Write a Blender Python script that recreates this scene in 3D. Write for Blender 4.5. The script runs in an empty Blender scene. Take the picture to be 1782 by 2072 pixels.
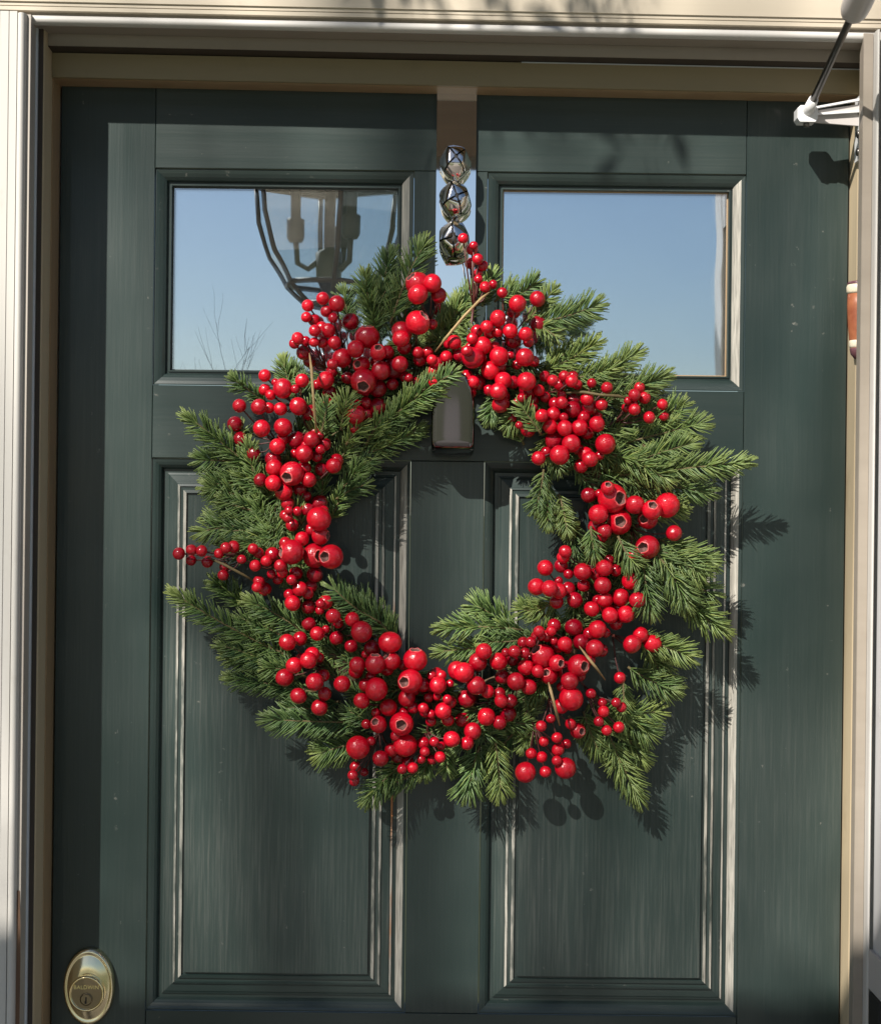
import bpy, math, random
import numpy as np
from mathutils import Vector, Matrix, Quaternion

# ------------------------------------------------------------------ camera, sky, sun, exposure
scene = bpy.context.scene
COL = scene.collection
CAM_Z, CAM_D, FOC, ROLL = 1.54, 2.0, 3500.0, 0.0115
cam_data = bpy.data.cameras.new('camera')
cam = bpy.data.objects.new('camera', cam_data)
COL.objects.link(cam)
cam_data.sensor_fit = 'HORIZONTAL'
cam_data.sensor_width = 36.0
cam_data.lens = 36.0 * FOC / 1782.0
cam_data.clip_start = 0.05
cam_data.clip_end = 2000
_s, _c = math.sin(ROLL), math.cos(ROLL)
cam.matrix_world = Matrix(((_c, -_s, 0, 0), (0, 0, -1, -CAM_D), (_s, _c, 0, CAM_Z), (0, 0, 0, 1)))
scene.camera = cam

SUN = Vector((-0.63, -1.0, 0.92)).normalized()
world = bpy.data.worlds.new('World')
scene.world = world
world.use_nodes = True
wn = world.node_tree
bg = wn.nodes['Background']
sky = wn.nodes.new('ShaderNodeTexSky')
sky.sky_type = 'NISHITA'
sky.sun_disc = False
sky.sun_elevation = math.asin(SUN.z)
sky.sun_rotation = math.atan2(SUN.x, SUN.y)
sky.air_density = 1.0
sky.dust_density = 0.6
sky.ozone_density = 2.5
wn.links.new(sky.outputs[0], bg.inputs[0])
bg.inputs[1].default_value = 0.05
sun_data = bpy.data.lights.new('sun', 'SUN')
sun_data.energy = 5.0
sun_data.angle = math.radians(0.53)
sun_data.color = (1.0, 0.95, 0.87)
sun = bpy.data.objects.new('sun', sun_data)
sun.rotation_euler = (-SUN).to_track_quat('-Z', 'Y').to_euler()
sun.location = (-3, -5, 6)
COL.objects.link(sun)
vs = scene.view_settings
vs.view_transform = 'Standard'
vs.look = 'None'
vs.exposure = 0.80
vs.gamma = 1.0
vs.use_curve_mapping = False
scene.cycles.use_denoising = True
scene.cycles.max_bounces = 5
scene.cycles.diffuse_bounces = 2
scene.cycles.glossy_bounces = 3
scene.cycles.transparent_max_bounces = 12

# ------------------------------------------------------------------ helpers
U = CAM_D / FOC                       # metres per photo unit on the door's face
rng = random.Random(7)

def at(x, y, p=0.0):
    """point seen at photo position x, y, standing p metres in front of the door's face"""
    dx, dy = x - 891.0, y - 1036.0
    X, Y = dx + ROLL * dy, dy - ROLL * dx
    k = (CAM_D - p) / FOC
    return Vector((X * k, -p, CAM_Z - Y * k))

def size(px, p=0.0):
    return px * (CAM_D - p) / FOC

def dz(Y):
    return CAM_Z - Y * U

def nmat(name):
    m = bpy.data.materials.new(name)
    m.use_nodes = True
    nt = m.node_tree
    return m, nt, nt.nodes['Principled BSDF']

def node(nt, kind, **kw):
    n = nt.nodes.new(kind)
    for k, v in kw.items():
        if isinstance(k, str) and hasattr(n, k):
            setattr(n, k, v)
    return n

def noise(nt, scale, detail=4, stretch=None, rough=0.55, coord='Object', seed=0.0):
    tc = nt.nodes.new('ShaderNodeTexCoord')
    mp = nt.nodes.new('ShaderNodeMapping')
    mp.inputs['Scale'].default_value = stretch or (1, 1, 1)
    mp.inputs['Location'].default_value = (seed, seed * 1.7, seed * 0.6)
    nz = nt.nodes.new('ShaderNodeTexNoise')
    nz.inputs['Scale'].default_value = scale
    nz.inputs['Detail'].default_value = detail
    nz.inputs['Roughness'].default_value = rough
    nt.links.new(tc.outputs[coord], mp.inputs[0])
    nt.links.new(mp.outputs[0], nz.inputs['Vector'])
    return nz.outputs['Fac']

def ramp(nt, src, stops):
    r = nt.nodes.new('ShaderNodeValToRGB')
    el = r.color_ramp.elements
    while len(el) < len(stops):
        el.new(0.5)
    for e, (pos, c) in zip(el, stops):
        e.position = pos
        e.color = (c[0], c[1], c[2], 1) if not isinstance(c, (int, float)) else (c, c, c, 1)
    nt.links.new(src, r.inputs[0])
    return r.outputs[0]

def mix(nt, fac, a, b, mode='MIX'):
    n = nt.nodes.new('ShaderNodeMix')
    n.data_type = 'RGBA'
    n.blend_type = mode
    for sock, v in ((n.inputs[0], fac), (n.inputs[6], a), (n.inputs[7], b)):
        if hasattr(v, 'is_output'):
            nt.links.new(v, sock)
        elif isinstance(v, (int, float)):
            sock.default_value = v
        else:
            sock.default_value = (v[0], v[1], v[2], 1)
    return n.outputs[2]

def mul(nt, a, b, op='MULTIPLY'):
    n = nt.nodes.new('ShaderNodeMath')
    n.operation = op
    for sock, v in ((n.inputs[0], a), (n.inputs[1], b)):
        if hasattr(v, 'is_output'):
            nt.links.new(v, sock)
        else:
            sock.default_value = v
    return n.outputs[0]

def bump(nt, b, height, strength, dist=0.001):
    n = nt.nodes.new('ShaderNodeBump')
    n.inputs['Strength'].default_value = strength
    n.inputs['Distance'].default_value = dist
    nt.links.new(height, n.inputs['Height'])
    nt.links.new(n.outputs[0], b.inputs['Normal'])

def setv(nt, b, name, v):
    s = b.inputs[name]
    if hasattr(v, 'is_output'):
        nt.links.new(v, s)
    elif isinstance(v, (tuple, list)):
        s.default_value = (v[0], v[1], v[2], 1)
    else:
        s.default_value = v

# ------------------------------------------------------------------ materials
def door_paint(name, axis, seed, amt=1.0):
    m, nt, b = nmat(name)
    st = (340, 340, 9) if axis == 'z' else (9, 340, 340)
    st2 = (70, 70, 3.0) if axis == 'z' else (3.0, 70, 70)
    grain = noise(nt, 1.0, 5, st, 0.65, seed=seed)
    wide = noise(nt, 1.0, 4, st2, 0.55, seed=seed + 3)
    blot = noise(nt, 3.6, 3, None, 0.55, seed=seed + 5)
    fine = noise(nt, 90, 3, None, 0.6, seed=seed + 7)
    base = mix(nt, ramp(nt, blot, [(0.32, 0), (0.70, 1)]), (0.0135, 0.0265, 0.0240), (0.034, 0.0485, 0.0445))
    sheen_streak = mul(nt, ramp(nt, grain, [(0.46, 0), (0.80, 1)]), ramp(nt, blot, [(0.38, 0.15), (0.68, 1.0)]))  # pale grain streaks gathered in patches, painting sheen into the colour
    col = mix(nt, mul(nt, sheen_streak, (0.26 if axis == 'z' else 0.14) * amt), base, (0.13, 0.135, 0.12))
    scuff = mul(nt, ramp(nt, fine, [(0.66, 0), (0.72, 1)]), ramp(nt, wide, [(0.54, 0), (0.64, 1)]))
    col = mix(nt, mul(nt, scuff, 0.5), col, (0.24, 0.23, 0.20))
    setv(nt, b, 'Base Color', col)
    rg = ramp(nt, wide, [(0.25, 0.32), (0.8, 0.46)])
    setv(nt, b, 'Roughness', rg)
    b.inputs['Specular IOR Level'].default_value = 0.40
    b.inputs['Coat Weight'].default_value = 0.18
    b.inputs['Coat Roughness'].default_value = 0.10
    h = mix(nt, 0.45, grain, wide)
    bump(nt, b, h, (0.42 if axis == 'z' else 0.22) * amt, 0.0009)
    return m

M = {}
M['paint_v'] = door_paint('green_paint_vertical_grain', 'z', 0.0)
M['paint_panel'] = door_paint('green_paint_panel_grain', 'z', 5.0, 2.6)
M['paint_h'] = door_paint('green_paint_horizontal_grain', 'x', 11.0)

def glare_paint(name, wood):  # sun glare on left-facing mouldings painted as pale colour; bare wood is wear
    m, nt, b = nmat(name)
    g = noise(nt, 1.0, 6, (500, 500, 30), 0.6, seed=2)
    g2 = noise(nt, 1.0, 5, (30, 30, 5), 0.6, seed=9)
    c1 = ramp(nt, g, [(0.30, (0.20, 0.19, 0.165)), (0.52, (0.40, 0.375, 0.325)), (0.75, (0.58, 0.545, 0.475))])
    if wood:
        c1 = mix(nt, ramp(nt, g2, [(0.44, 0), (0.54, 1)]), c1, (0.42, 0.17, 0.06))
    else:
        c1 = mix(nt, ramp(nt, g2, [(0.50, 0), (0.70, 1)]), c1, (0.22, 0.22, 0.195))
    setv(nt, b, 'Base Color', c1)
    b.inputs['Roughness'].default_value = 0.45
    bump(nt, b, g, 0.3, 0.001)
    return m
M['worn'] = glare_paint('chalky_worn_paint', False)
def glint_thin():  # sun glints on the panel beads painted as broken pale lines
    m = glare_paint('worn_bead_paint', False)
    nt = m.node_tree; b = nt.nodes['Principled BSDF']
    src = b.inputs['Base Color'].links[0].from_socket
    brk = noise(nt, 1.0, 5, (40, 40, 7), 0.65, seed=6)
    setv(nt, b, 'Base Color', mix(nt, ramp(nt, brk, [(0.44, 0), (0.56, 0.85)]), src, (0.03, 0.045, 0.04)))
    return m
M['worn_thin'] = glint_thin()
M['worn_wood'] = glare_paint('worn_paint_to_wood', True)

def trim(name, c1, c2, rough=0.45, grain=(30, 30, 2)):
    m, nt, b = nmat(name)
    g = noise(nt, 1.0, 5, grain, 0.6, seed=4)
    s = noise(nt, 14, 5, None, 0.6, seed=8)
    col = mix(nt, ramp(nt, g, [(0.3, 0), (0.7, 1)]), c1, c2)
    col = mix(nt, mul(nt, ramp(nt, s, [(0.60, 0), (0.80, 1)]), 0.35), col, (c1[0] * .5, c1[1] * .45, c1[2] * .4))
    setv(nt, b, 'Base Color', col)
    b.inputs['Roughness'].default_value = rough
    bump(nt, b, s, 0.12, 0.001)
    return m
M['white_trim'] = trim('white_trim_paint', (0.47, 0.45, 0.415), (0.49, 0.47, 0.44), 0.6)
M['cream_trim'] = trim('cream_trim_paint', (0.45, 0.39, 0.30), (0.50, 0.435, 0.34), grain=(2, 30, 30))
M['tan_jamb'] = trim('tan_jamb_paint', (0.46, 0.37, 0.24), (0.52, 0.42, 0.28))
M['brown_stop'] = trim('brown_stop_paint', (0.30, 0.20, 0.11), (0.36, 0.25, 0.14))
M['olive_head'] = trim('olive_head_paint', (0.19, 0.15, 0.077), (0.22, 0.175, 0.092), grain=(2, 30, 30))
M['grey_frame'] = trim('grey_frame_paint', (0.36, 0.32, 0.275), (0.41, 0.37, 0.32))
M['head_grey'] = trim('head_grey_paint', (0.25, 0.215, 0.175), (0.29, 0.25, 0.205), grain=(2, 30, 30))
M['dark_gap'] = trim('dark_weatherstrip', (0.035, 0.025, 0.018), (0.05, 0.036, 0.025), 0.7)
M['pale_line'] = trim('pale_grey_edge', (0.55, 0.58, 0.60), (0.60, 0.63, 0.66))
M['storm_white'] = trim('storm_door_white', (0.52, 0.51, 0.51), (0.57, 0.56, 0.56), 0.35)
M['rust'] = trim('rust_brown_rot', (0.07, 0.035, 0.02), (0.16, 0.09, 0.05), 0.8, (60, 60, 12))
M['siding'] = trim('siding_paint', (0.60, 0.50, 0.36), (0.64, 0.54, 0.40), 0.6, (2, 30, 30))
M['beam_wood'] = trim('beam_brown', (0.06, 0.046, 0.03), (0.085, 0.064, 0.042), 0.7, (2, 30, 30))

def metal(name, col, rough, smudge=0.05, scale=30):
    m, nt, b = nmat(name)
    s = noise(nt, scale, 5, None, 0.6, seed=1)
    setv(nt, b, 'Base Color', col)
    b.inputs['Metallic'].default_value = 1.0
    r = nt.nodes.new('ShaderNodeMapRange')
    r.inputs['To Min'].default_value = rough
    r.inputs['To Max'].default_value = rough + smudge
    nt.links.new(s, r.inputs['Value'])
    nt.links.new(r.outputs[0], b.inputs['Roughness'])
    return m
M['steel'] = metal('polished_steel', (0.88, 0.88, 0.90), 0.012, 0.02)
M['chrome'] = metal('dark_chrome', (0.20, 0.19, 0.195), 0.05, 0.06)
M['nickel'] = metal('bell_nickel', (0.86, 0.80, 0.73), 0.05, 0.05, 60)
M['brass'] = metal('aged_brass', (0.80, 0.70, 0.46), 0.10, 0.14, 90)
M['brass_face'] = metal('dull_brass', (0.24, 0.19, 0.12), 0.32, 0.15, 160)
M['brass_bright'] = metal('bright_brass', (0.90, 0.74, 0.42), 0.10, 0.05, 90)
M['dark_metal'] = metal('dark_steel_rod', (0.16, 0.15, 0.14), 0.28, 0.1)
M['cast_white'] = trim('cast_aluminium_paint', (0.62, 0.62, 0.62), (0.70, 0.70, 0.70), 0.3)
M['tube_grey'] = trim('closer_tube_paint', (0.42, 0.39, 0.38), (0.48, 0.45, 0.43), 0.3)

m, nt, b = nmat('black_void'); setv(nt, b, 'Base Color', (0.006, 0.005, 0.005)); b.inputs['Roughness'].default_value = 0.6
M['void'] = m
m, nt, b = nmat('lantern_metal'); setv(nt, b, 'Base Color', (0.09, 0.082, 0.072)); b.inputs['Roughness'].default_value = 0.5
bump(nt, b, noise(nt, 60), 0.1)
M['lantern_metal'] = m

def glass_mat(name, refl, inner):
    m, nt, b = nmat(name)
    out = nt.nodes['Material Output']
    gl = nt.nodes.new('ShaderNodeBsdfGlossy')
    gl.inputs['Roughness'].default_value = 0.0
    gl.inputs['Color'].default_value = (0.93, 0.96, 1.0, 1)
    nb = nt.nodes.new('ShaderNodeBump')
    nb.inputs['Strength'].default_value = 0.035
    nb.inputs['Distance'].default_value = 0.01
    nt.links.new(noise(nt, 5.0, 2), nb.inputs['Height'])
    nt.links.new(nb.outputs[0], gl.inputs['Normal'])
    mx = nt.nodes.new('ShaderNodeMixShader')
    if inner:
        b.inputs['Base Color'].default_value = (0.02, 0.024, 0.03, 1)
        b.inputs['Roughness'].default_value = 0.4
        first = b.outputs[0]
    else:
        tr = nt.nodes.new('ShaderNodeBsdfTransparent')
        tr.inputs['Color'].default_value = (0.90, 0.94, 0.95, 1)
        first = tr.outputs[0]
    fr = nt.nodes.new('ShaderNodeLayerWeight')
    fr.inputs['Blend'].default_value = refl
    mx.inputs[0].default_value = refl
    nt.links.new(first, mx.inputs[1])
    nt.links.new(gl.outputs[0], mx.inputs[2])
    nt.links.new(mx.outputs[0], out.inputs['Surface'])
    return m
M['glass_outer'] = glass_mat('window_glass', 0.34, False)
M['glass_inner'] = glass_mat('window_glass_coated', 0.75, True)
M['lantern_glass'] = glass_mat('lantern_glass', 0.18, False)

# foliage and berries
m, nt, b = nmat('spruce_needle')
oi = nt.nodes.new('ShaderNodeObjectInfo')
attr = nt.nodes.new('ShaderNodeAttribute'); attr.attribute_name = 'tint'
sep = nt.nodes.new('ShaderNodeSeparateColor'); nt.links.new(attr.outputs['Color'], sep.inputs[0])
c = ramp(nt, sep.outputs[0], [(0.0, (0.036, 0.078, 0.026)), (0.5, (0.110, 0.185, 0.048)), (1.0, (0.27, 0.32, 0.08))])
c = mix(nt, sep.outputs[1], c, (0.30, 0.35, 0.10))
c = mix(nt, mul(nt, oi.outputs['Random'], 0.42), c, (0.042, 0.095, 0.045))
setv(nt, b, 'Base Color', c)
b.inputs['Roughness'].default_value = 0.42
b.inputs['Specular IOR Level'].default_value = 0.45
M['needle'] = m
def plain(name, c1, c2, rough, sc=80, bs=0.3):
    m, nt, b = nmat(name)
    n = noise(nt, sc, 4)
    setv(nt, b, 'Base Color', mix(nt, ramp(nt, n, [(0.3, 0), (0.7, 1)]), c1, c2))
    b.inputs['Roughness'].default_value = rough
    bump(nt, b, n, bs, 0.001)
    return m
M['twig'] = plain('spruce_twig', (0.10, 0.075, 0.03), (0.16, 0.12, 0.05), 0.7)
M['vine'] = plain('grapevine_bark', (0.045, 0.028, 0.016), (0.13, 0.085, 0.045), 0.85, 120, 0.8)
M['straw'] = plain('straw_twig', (0.26, 0.17, 0.075), (0.40, 0.28, 0.13), 0.7)
M['stem'] = plain('maroon_stem', (0.05, 0.010, 0.010), (0.10, 0.025, 0.018), 0.5)

def berry_mat(name, c1, c2, rough):
    m, nt, b = nmat(name)
    oi = nt.nodes.new('ShaderNodeObjectInfo')
    n = noise(nt, 2.2, 3)
    col = mix(nt, oi.outputs['Random'], c1, c2)
    col = mix(nt, mul(nt, ramp(nt, n, [(0.45, 0), (0.75, 1)]), 0.35), col, (c1[0] * .6, c1[1] * .5, c1[2] * .6))
    setv(nt, b, 'Base Color', col)
    b.inputs['Roughness'].default_value = rough
    b.inputs['Coat Weight'].default_value = 0.35
    b.inputs['Coat Roughness'].default_value = 0.06
    b.inputs['Subsurface Weight'].default_value = 0.0
    bump(nt, b, n, 0.12, 0.05)
    return m
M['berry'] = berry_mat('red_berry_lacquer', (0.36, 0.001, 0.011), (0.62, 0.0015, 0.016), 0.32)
M['berry_dark'] = berry_mat('maroon_berry_lacquer', (0.22, 0.001, 0.009), (0.36, 0.002, 0.014), 0.2)  # one darker red for maroon berries and for berries dark from shade
M['berry_small'] = berry_mat('small_berry_lacquer', (0.30, 0.001, 0.010), (0.46, 0.002, 0.016), 0.24)
M['calyx'] = plain('berry_calyx', (0.10, 0.035, 0.03), (0.24, 0.12, 0.10), 0.7, 8, 0.6)
M['rim'] = plain('berry_rim', (0.62, 0.06, 0.07), (0.72, 0.13, 0.12), 0.35, 5, 0.1)
M['clay'] = plain('rust_red_glaze', (0.26, 0.07, 0.03), (0.40, 0.14, 0.06), 0.45, 60, 0.5)
M['cream'] = plain('cream_glaze', (0.70, 0.60, 0.42), (0.78, 0.70, 0.55), 0.35, 60, 0.2)
M['plum'] = plain('plum_glaze', (0.10, 0.04, 0.05), (0.14, 0.06, 0.07), 0.35, 60, 0.2)
M['grass'] = plain('lawn', (0.045, 0.06, 0.022), (0.085, 0.095, 0.04), 0.9, 1.5, 0.5)
M['concrete'] = plain('concrete', (0.18, 0.17, 0.155), (0.24, 0.225, 0.21), 0.85, 6, 0.3)
M['slate'] = plain('dark_slate', (0.07, 0.065, 0.06), (0.11, 0.10, 0.09), 0.7, 6, 0.3)
M['leaf'] = plain('tree_leaf', (0.05, 0.08, 0.02), (0.09, 0.12, 0.04), 0.6, 3, 0.1)
M['bark'] = plain('bare_bark', (0.07, 0.055, 0.045), (0.12, 0.10, 0.085), 0.9, 10, 0.6)

# ------------------------------------------------------------------ mesh building
class MB:
    def __init__(self):
        self.v, self.f, self.mi, self.sm = [], [], [], []
    def face(self, idx, mi=0, smooth=False):
        self.f.append(tuple(idx)); self.mi.append(mi); self.sm.append(smooth)
    def quad(self, a, b, c, d, mi=0, smooth=False):
        n = len(self.v); self.v += [tuple(a), tuple(b), tuple(c), tuple(d)]
        self.face((n, n + 1, n + 2, n + 3), mi, smooth)
    def box(self, x0, x1, y0, y1, z0, z1, mi=0, bev=0.0):
        if bev <= 0:
            n = len(self.v)
            self.v += [(x, y, z) for x in (x0, x1) for y in (y0, y1) for z in (z0, z1)]
            for q in ((0, 1, 3, 2), (4, 6, 7, 5), (0, 4, 5, 1), (2, 3, 7, 6), (0, 2, 6, 4), (1, 5, 7, 3)):
                self.face([n + i for i in q], mi)
            return
        # front face (towards -y) bevelled
        n = len(self.v)
        self.v += [(x0, y1, z0), (x1, y1, z0), (x1, y1, z1), (x0, y1, z1)]
        self.v += [(x0, y0 + bev, z0), (x1, y0 + bev, z0), (x1, y0 + bev, z1), (x0, y0 + bev, z1)]
        self.v += [(x0 + bev, y0, z0 + bev), (x1 - bev, y0, z0 + bev), (x1 - bev, y0, z1 - bev), (x0 + bev, y0, z1 - bev)]
        self.face((n + 3, n + 2, n + 1, n), mi)
        for r in (0, 4):
            for i in range(4):
                j = (i + 1) % 4
                self.face((n + r + i, n + r + j, n + r + 4 + j, n + r + 4 + i), mi)
        self.face((n + 8, n + 9, n + 10, n + 11), mi)
    def tube(self, pts, rad, seg=8, mi=0, cap=True):
        pts = [Vector(p) for p in pts]
        rads = rad if isinstance(rad, (list, tuple)) else [rad] * len(pts)
        n0 = len(self.v)
        prev = None
        for i, p in enumerate(pts):
            t = (pts[min(i + 1, len(pts) - 1)] - pts[max(i - 1, 0)])
            t = t.normalized() if t.length > 1e-9 else Vector((0, 0, 1))
            a = prev if prev else (Vector((0, 0, 1)) if abs(t.z) < 0.9 else Vector((1, 0, 0)))
            a = (a - t * a.dot(t)).normalized(); bb = t.cross(a); prev = a
            for k in range(seg):
                w = 2 * math.pi * k / seg
                self.v.append(tuple(p + (a * math.cos(w) + bb * math.sin(w)) * rads[i]))
        for i in range(len(pts) - 1):
            for k in range(seg):
                k2 = (k + 1) % seg
                self.face((n0 + i * seg + k, n0 + i * seg + k2, n0 + (i + 1) * seg + k2, n0 + (i + 1) * seg + k), mi, True)
        if cap:
            self.face([n0 + k for k in range(seg)][::-1], mi)
            self.face([n0 + (len(pts) - 1) * seg + k for k in range(seg)], mi)
    def lathe(self, prof, seg=24, mis=None, origin=(0, 0, 0), ax=None, sx=1.0, smooth=True):
        """prof: (radius, height) along local z"""
        n0 = len(self.v)
        o = Vector(origin)
        q = Vector((0, 0, 1)).rotation_difference(Vector(ax)) if ax is not None else Quaternion()
        for r, h in prof:
            for k in range(seg):
                w = 2 * math.pi * k / seg
                self.v.append(tuple(o + q @ Vector((r * math.cos(w) * sx, r * math.sin(w), h))))
        for i in range(len(prof) - 1):
            for k in range(seg):
                k2 = (k + 1) % seg
                self.face((n0 + i * seg + k, n0 + i * seg + k2, n0 + (i + 1) * seg + k2, n0 + (i + 1) * seg + k),
                          mis[i] if mis else 0, smooth)
        if prof[0][0] > 1e-6:
            self.face([n0 + k for k in range(seg)][::-1], mis[0] if mis else 0)
        if prof[-1][0] > 1e-6:
            self.face([n0 + (len(prof) - 1) * seg + k for k in range(seg)], mis[-1] if mis else 0)
    def mesh(self, name, mats):
        me = bpy.data.meshes.new(name)
        me.from_pydata(self.v, [], self.f)
        for mt in (mats if isinstance(mats, (list, tuple)) else [mats]):
            me.materials.append(mt)
        me.polygons.foreach_set('material_index', self.mi)
        me.polygons.foreach_set('use_smooth', self.sm)
        me.update()
        return me

def link(name, data, parent=None, inv=None):
    o = bpy.data.objects.new(name, data)
    COL.objects.link(o)
    if parent is not None:
        o.parent = parent
        if parent.type == 'EMPTY':
            o.matrix_parent_inverse = Matrix.Translation(-Vector(parent.location))
    return o

def obj(name, mb, mats, parent=None, label=None):
    o = link(name, mb.mesh(name, mats), parent)
    if label:
        o['label'] = label
    return o

def tag(o, label, cat, group=None):
    o['label'] = label; o['category'] = cat
    if group: o['group'] = group
    return o

def thing(name, label, cat, loc=(0, 0, 0), group=None):
    o = bpy.data.objects.new(name, None)
    o.empty_display_size = 0.05
    COL.objects.link(o)
    o.location = loc
    return tag(o, label, cat, group)

def struct(name, mb, mat):
    o = obj(name, mb, mat); o['kind'] = 'structure'
    return o

# ------------------------------------------------------------------ ground
mb = MB(); mb.quad((-900, -900, -0.40), (900, -900, -0.40), (900, 900, -0.40), (-900, 900, -0.40))
struct('ground', mb, M['grass'])
mb = MB(); mb.box(-1.6, 1.6, -2.6, 0.06, -0.40 + 0.004, -0.03)
struct('porch_floor', mb, M['slate'])
mb = MB(); mb.box(-0.7, 0.7, -14, -2.6, -0.396, -0.36)
struct('path', mb, M['concrete'])

# ------------------------------------------------------------------ house wall
mb = MB()
WX = 980 * U
mb.box(-4.0, -WX, -0.075, 0.12, -0.4, 3.4)
mb.box(WX, 4.0, -0.075, 0.12, -0.4, 3.4)
mb.box(-WX, WX, -0.075, 0.12, dz(-1060), 3.4)
wall = obj('house_wall', mb, M['siding'])
tag(wall, 'cream painted house wall around the green door', 'wall')

# ------------------------------------------------------------------ the front door
DX0, DX1 = -779, 821
door = thing('front_door', 'dark green panelled front door with two square windows', 'door', (DX0 * U, 0, 0))
TOPZ, BOTZ = dz(-870), 0.0
WT, WB, PT, PB = -690, -251, -103, 1015       # window and panel openings, photo units below the lens
LX0, LX1, RX0, RX1 = -585, -61, 88, 611
TH = 0.044
def plank(name, X0, X1, z0, z1, mat):
    b_ = MB(); g = 0.0002
    b_.box(X0 * U + g, X1 * U - g, 0.0, TH, z0 + g, z1 - g, 0, 0.0006)
    return obj(name, b_, mat, door)
plank('stile', DX0 + 3, LX0, BOTZ, TOPZ, M['paint_v'])
plank('stile', RX1, DX1 - 3, BOTZ, TOPZ, M['paint_v'])
plank('top_rail', LX0, RX1, dz(WT), TOPZ, M['paint_h'])
plank('lock_rail', LX0, RX1, dz(PT), dz(WB), M['paint_h'])
plank('bottom_rail', LX0, RX1, BOTZ, dz(PB), M['paint_h'])
plank('mullion', LX1, RX0, dz(WB), dz(WT), M['paint_v'])
plank('mullion', LX1, RX0, dz(PB), dz(PT), M['paint_v'])

def ring(mb, X0, X1, Y0, Y1, prof, pick, smooth=()):
    """mitred frame: prof = (inset, depth) in photo units, pick(side, i) gives the material slot"""
    for i in range(len(prof) - 1):
        (a, da), (b, db) = prof[i], prof[i + 1]
        A = [(X0 + a, Y0 + a, da), (X1 - a, Y0 + a, da), (X1 - a, Y1 - a, da), (X0 + a, Y1 - a, da)]
        B = [(X0 + b, Y0 + b, db), (X1 - b, Y0 + b, db), (X1 - b, Y1 - b, db), (X0 + b, Y1 - b, db)]
        for s in range(4):
            t = (s + 1) % 4
            q = [(p[0] * U, p[2] * U, dz(p[1])) for p in (A[s], B[s], B[t], A[t])]
            mb.quad(q[0], q[1], q[2], q[3], pick(s, i), i in smooth)

def filling(X0, X1, Y0, Y1, mi_mb, d, depth, mi):
    mi_mb.quad((( X0 + d) * U, depth * U, dz(Y1 - d)), ((X1 - d) * U, depth * U, dz(Y1 - d)),
               ((X1 - d) * U, depth * U, dz(Y0 + d)), ((X0 + d) * U, depth * U, dz(Y0 + d)), mi)

# sides: 0 top, 1 right, 2 bottom, 3 left
MOULD = [(0.4, 1.0), (0.9, 3.5), (2.5, 3.5), (7, 5.0), (13, 8.0), (18, 12.5), (21, 17.5), (22, 22), (29, 22)]
FIELD = [(29, 22), (29.5, 18.5), (33, 17.5), (35, 16.0), (51, 13.0), (52, 9.5), (56.5, 8.0), (58, 10.5), (63, 10.5), (64, 6.5), (70, 5.0), (71.5, 10), (76, 10), (76.5, 3.0)]
for k, (X0, X1) in enumerate(((LX0, LX1), (RX0, RX1))):
    mb = MB()
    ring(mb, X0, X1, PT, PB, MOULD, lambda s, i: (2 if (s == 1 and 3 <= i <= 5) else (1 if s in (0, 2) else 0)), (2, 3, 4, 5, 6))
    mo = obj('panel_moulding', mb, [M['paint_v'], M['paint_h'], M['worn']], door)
    mb = MB()
    def pick(s, i, k=k):
        if s in (0, 2): return 1
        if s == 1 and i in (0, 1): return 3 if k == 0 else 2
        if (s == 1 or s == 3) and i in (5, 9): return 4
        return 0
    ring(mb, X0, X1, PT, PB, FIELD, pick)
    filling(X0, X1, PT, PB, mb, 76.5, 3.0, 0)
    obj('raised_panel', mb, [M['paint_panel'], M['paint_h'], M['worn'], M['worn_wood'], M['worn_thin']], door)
    # window
    WM = [(0.4, 1.0), (0.9, 3.5), (3, 3.5), (9, 5.5), (16, 9), (22, 13.5), (24.5, 18), (25, 21), (28, 21), (28.5, 18), (31.5, 18), (32, 44)]
    mb = MB()
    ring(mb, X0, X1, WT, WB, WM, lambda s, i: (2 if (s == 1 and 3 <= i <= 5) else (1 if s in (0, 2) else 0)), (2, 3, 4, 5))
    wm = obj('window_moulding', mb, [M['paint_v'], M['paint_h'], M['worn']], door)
    for nm, dep, mt in (('window_pane', 33.0, 'glass_outer'), ('inner_pane', 43.0, 'glass_inner')):
        mb = MB(); e = 1.2
        a0, a1 = (X0 + 31.2) * U, (X1 - 31.2) * U
        b0, b1 = dz(WB - 31.2), dz(WT + 31.2)
        mb.quad((a0, dep * U, b0), (a1, dep * U, b0), (a1, dep * U, b1), (a0, dep * U, b1))
        obj(nm, mb, M[mt], door)
    # glazing putty line around the glass
    mb = MB()
    ring(mb, X0 + 31.7, X1 - 31.7, WT + 31.7, WB - 31.7, [(0, 31.0), (2.6, 32.2), (2.8, 33.5)], lambda s, i: 0)
    obj('putty', mb, M['brown_stop'] if k else M['paint_h'], door)

# deadbolt: part of the door
DB = Vector((-698 * U, 0, dz(966)))
mb = MB()
prof = [(1.00, 0.000), (1.00, 0.003), (0.985, 0.006), (0.955, 0.0085), (0.91, 0.0098), (0.87, 0.0098), (0.835, 0.0088), (0.80, 0.0092), (0.62, 0.0125), (0.4, 0.0135)]
seg = 48
n0 = 0
for r, h in prof:
    for j in range(seg):
        w = 2 * math.pi * j / seg
        mb.v.append((DB.x + math.cos(w) * r * 0.0298, -h - 0.0005, DB.z + math.sin(w) * r * 0.0452))
for i in range(len(prof) - 1):
    for j in range(seg):
        j2 = (j + 1) % seg
        mb.face((i * seg + j, i * seg + j2, (i + 1) * seg + j2, (i + 1) * seg + j), 0, True)
mb.face([(len(prof) - 1) * seg + j for j in range(seg)], 0)
bolt = obj('deadbolt', mb, M['brass'], door, 'oval aged brass deadbolt plate with a keyhole')
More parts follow.
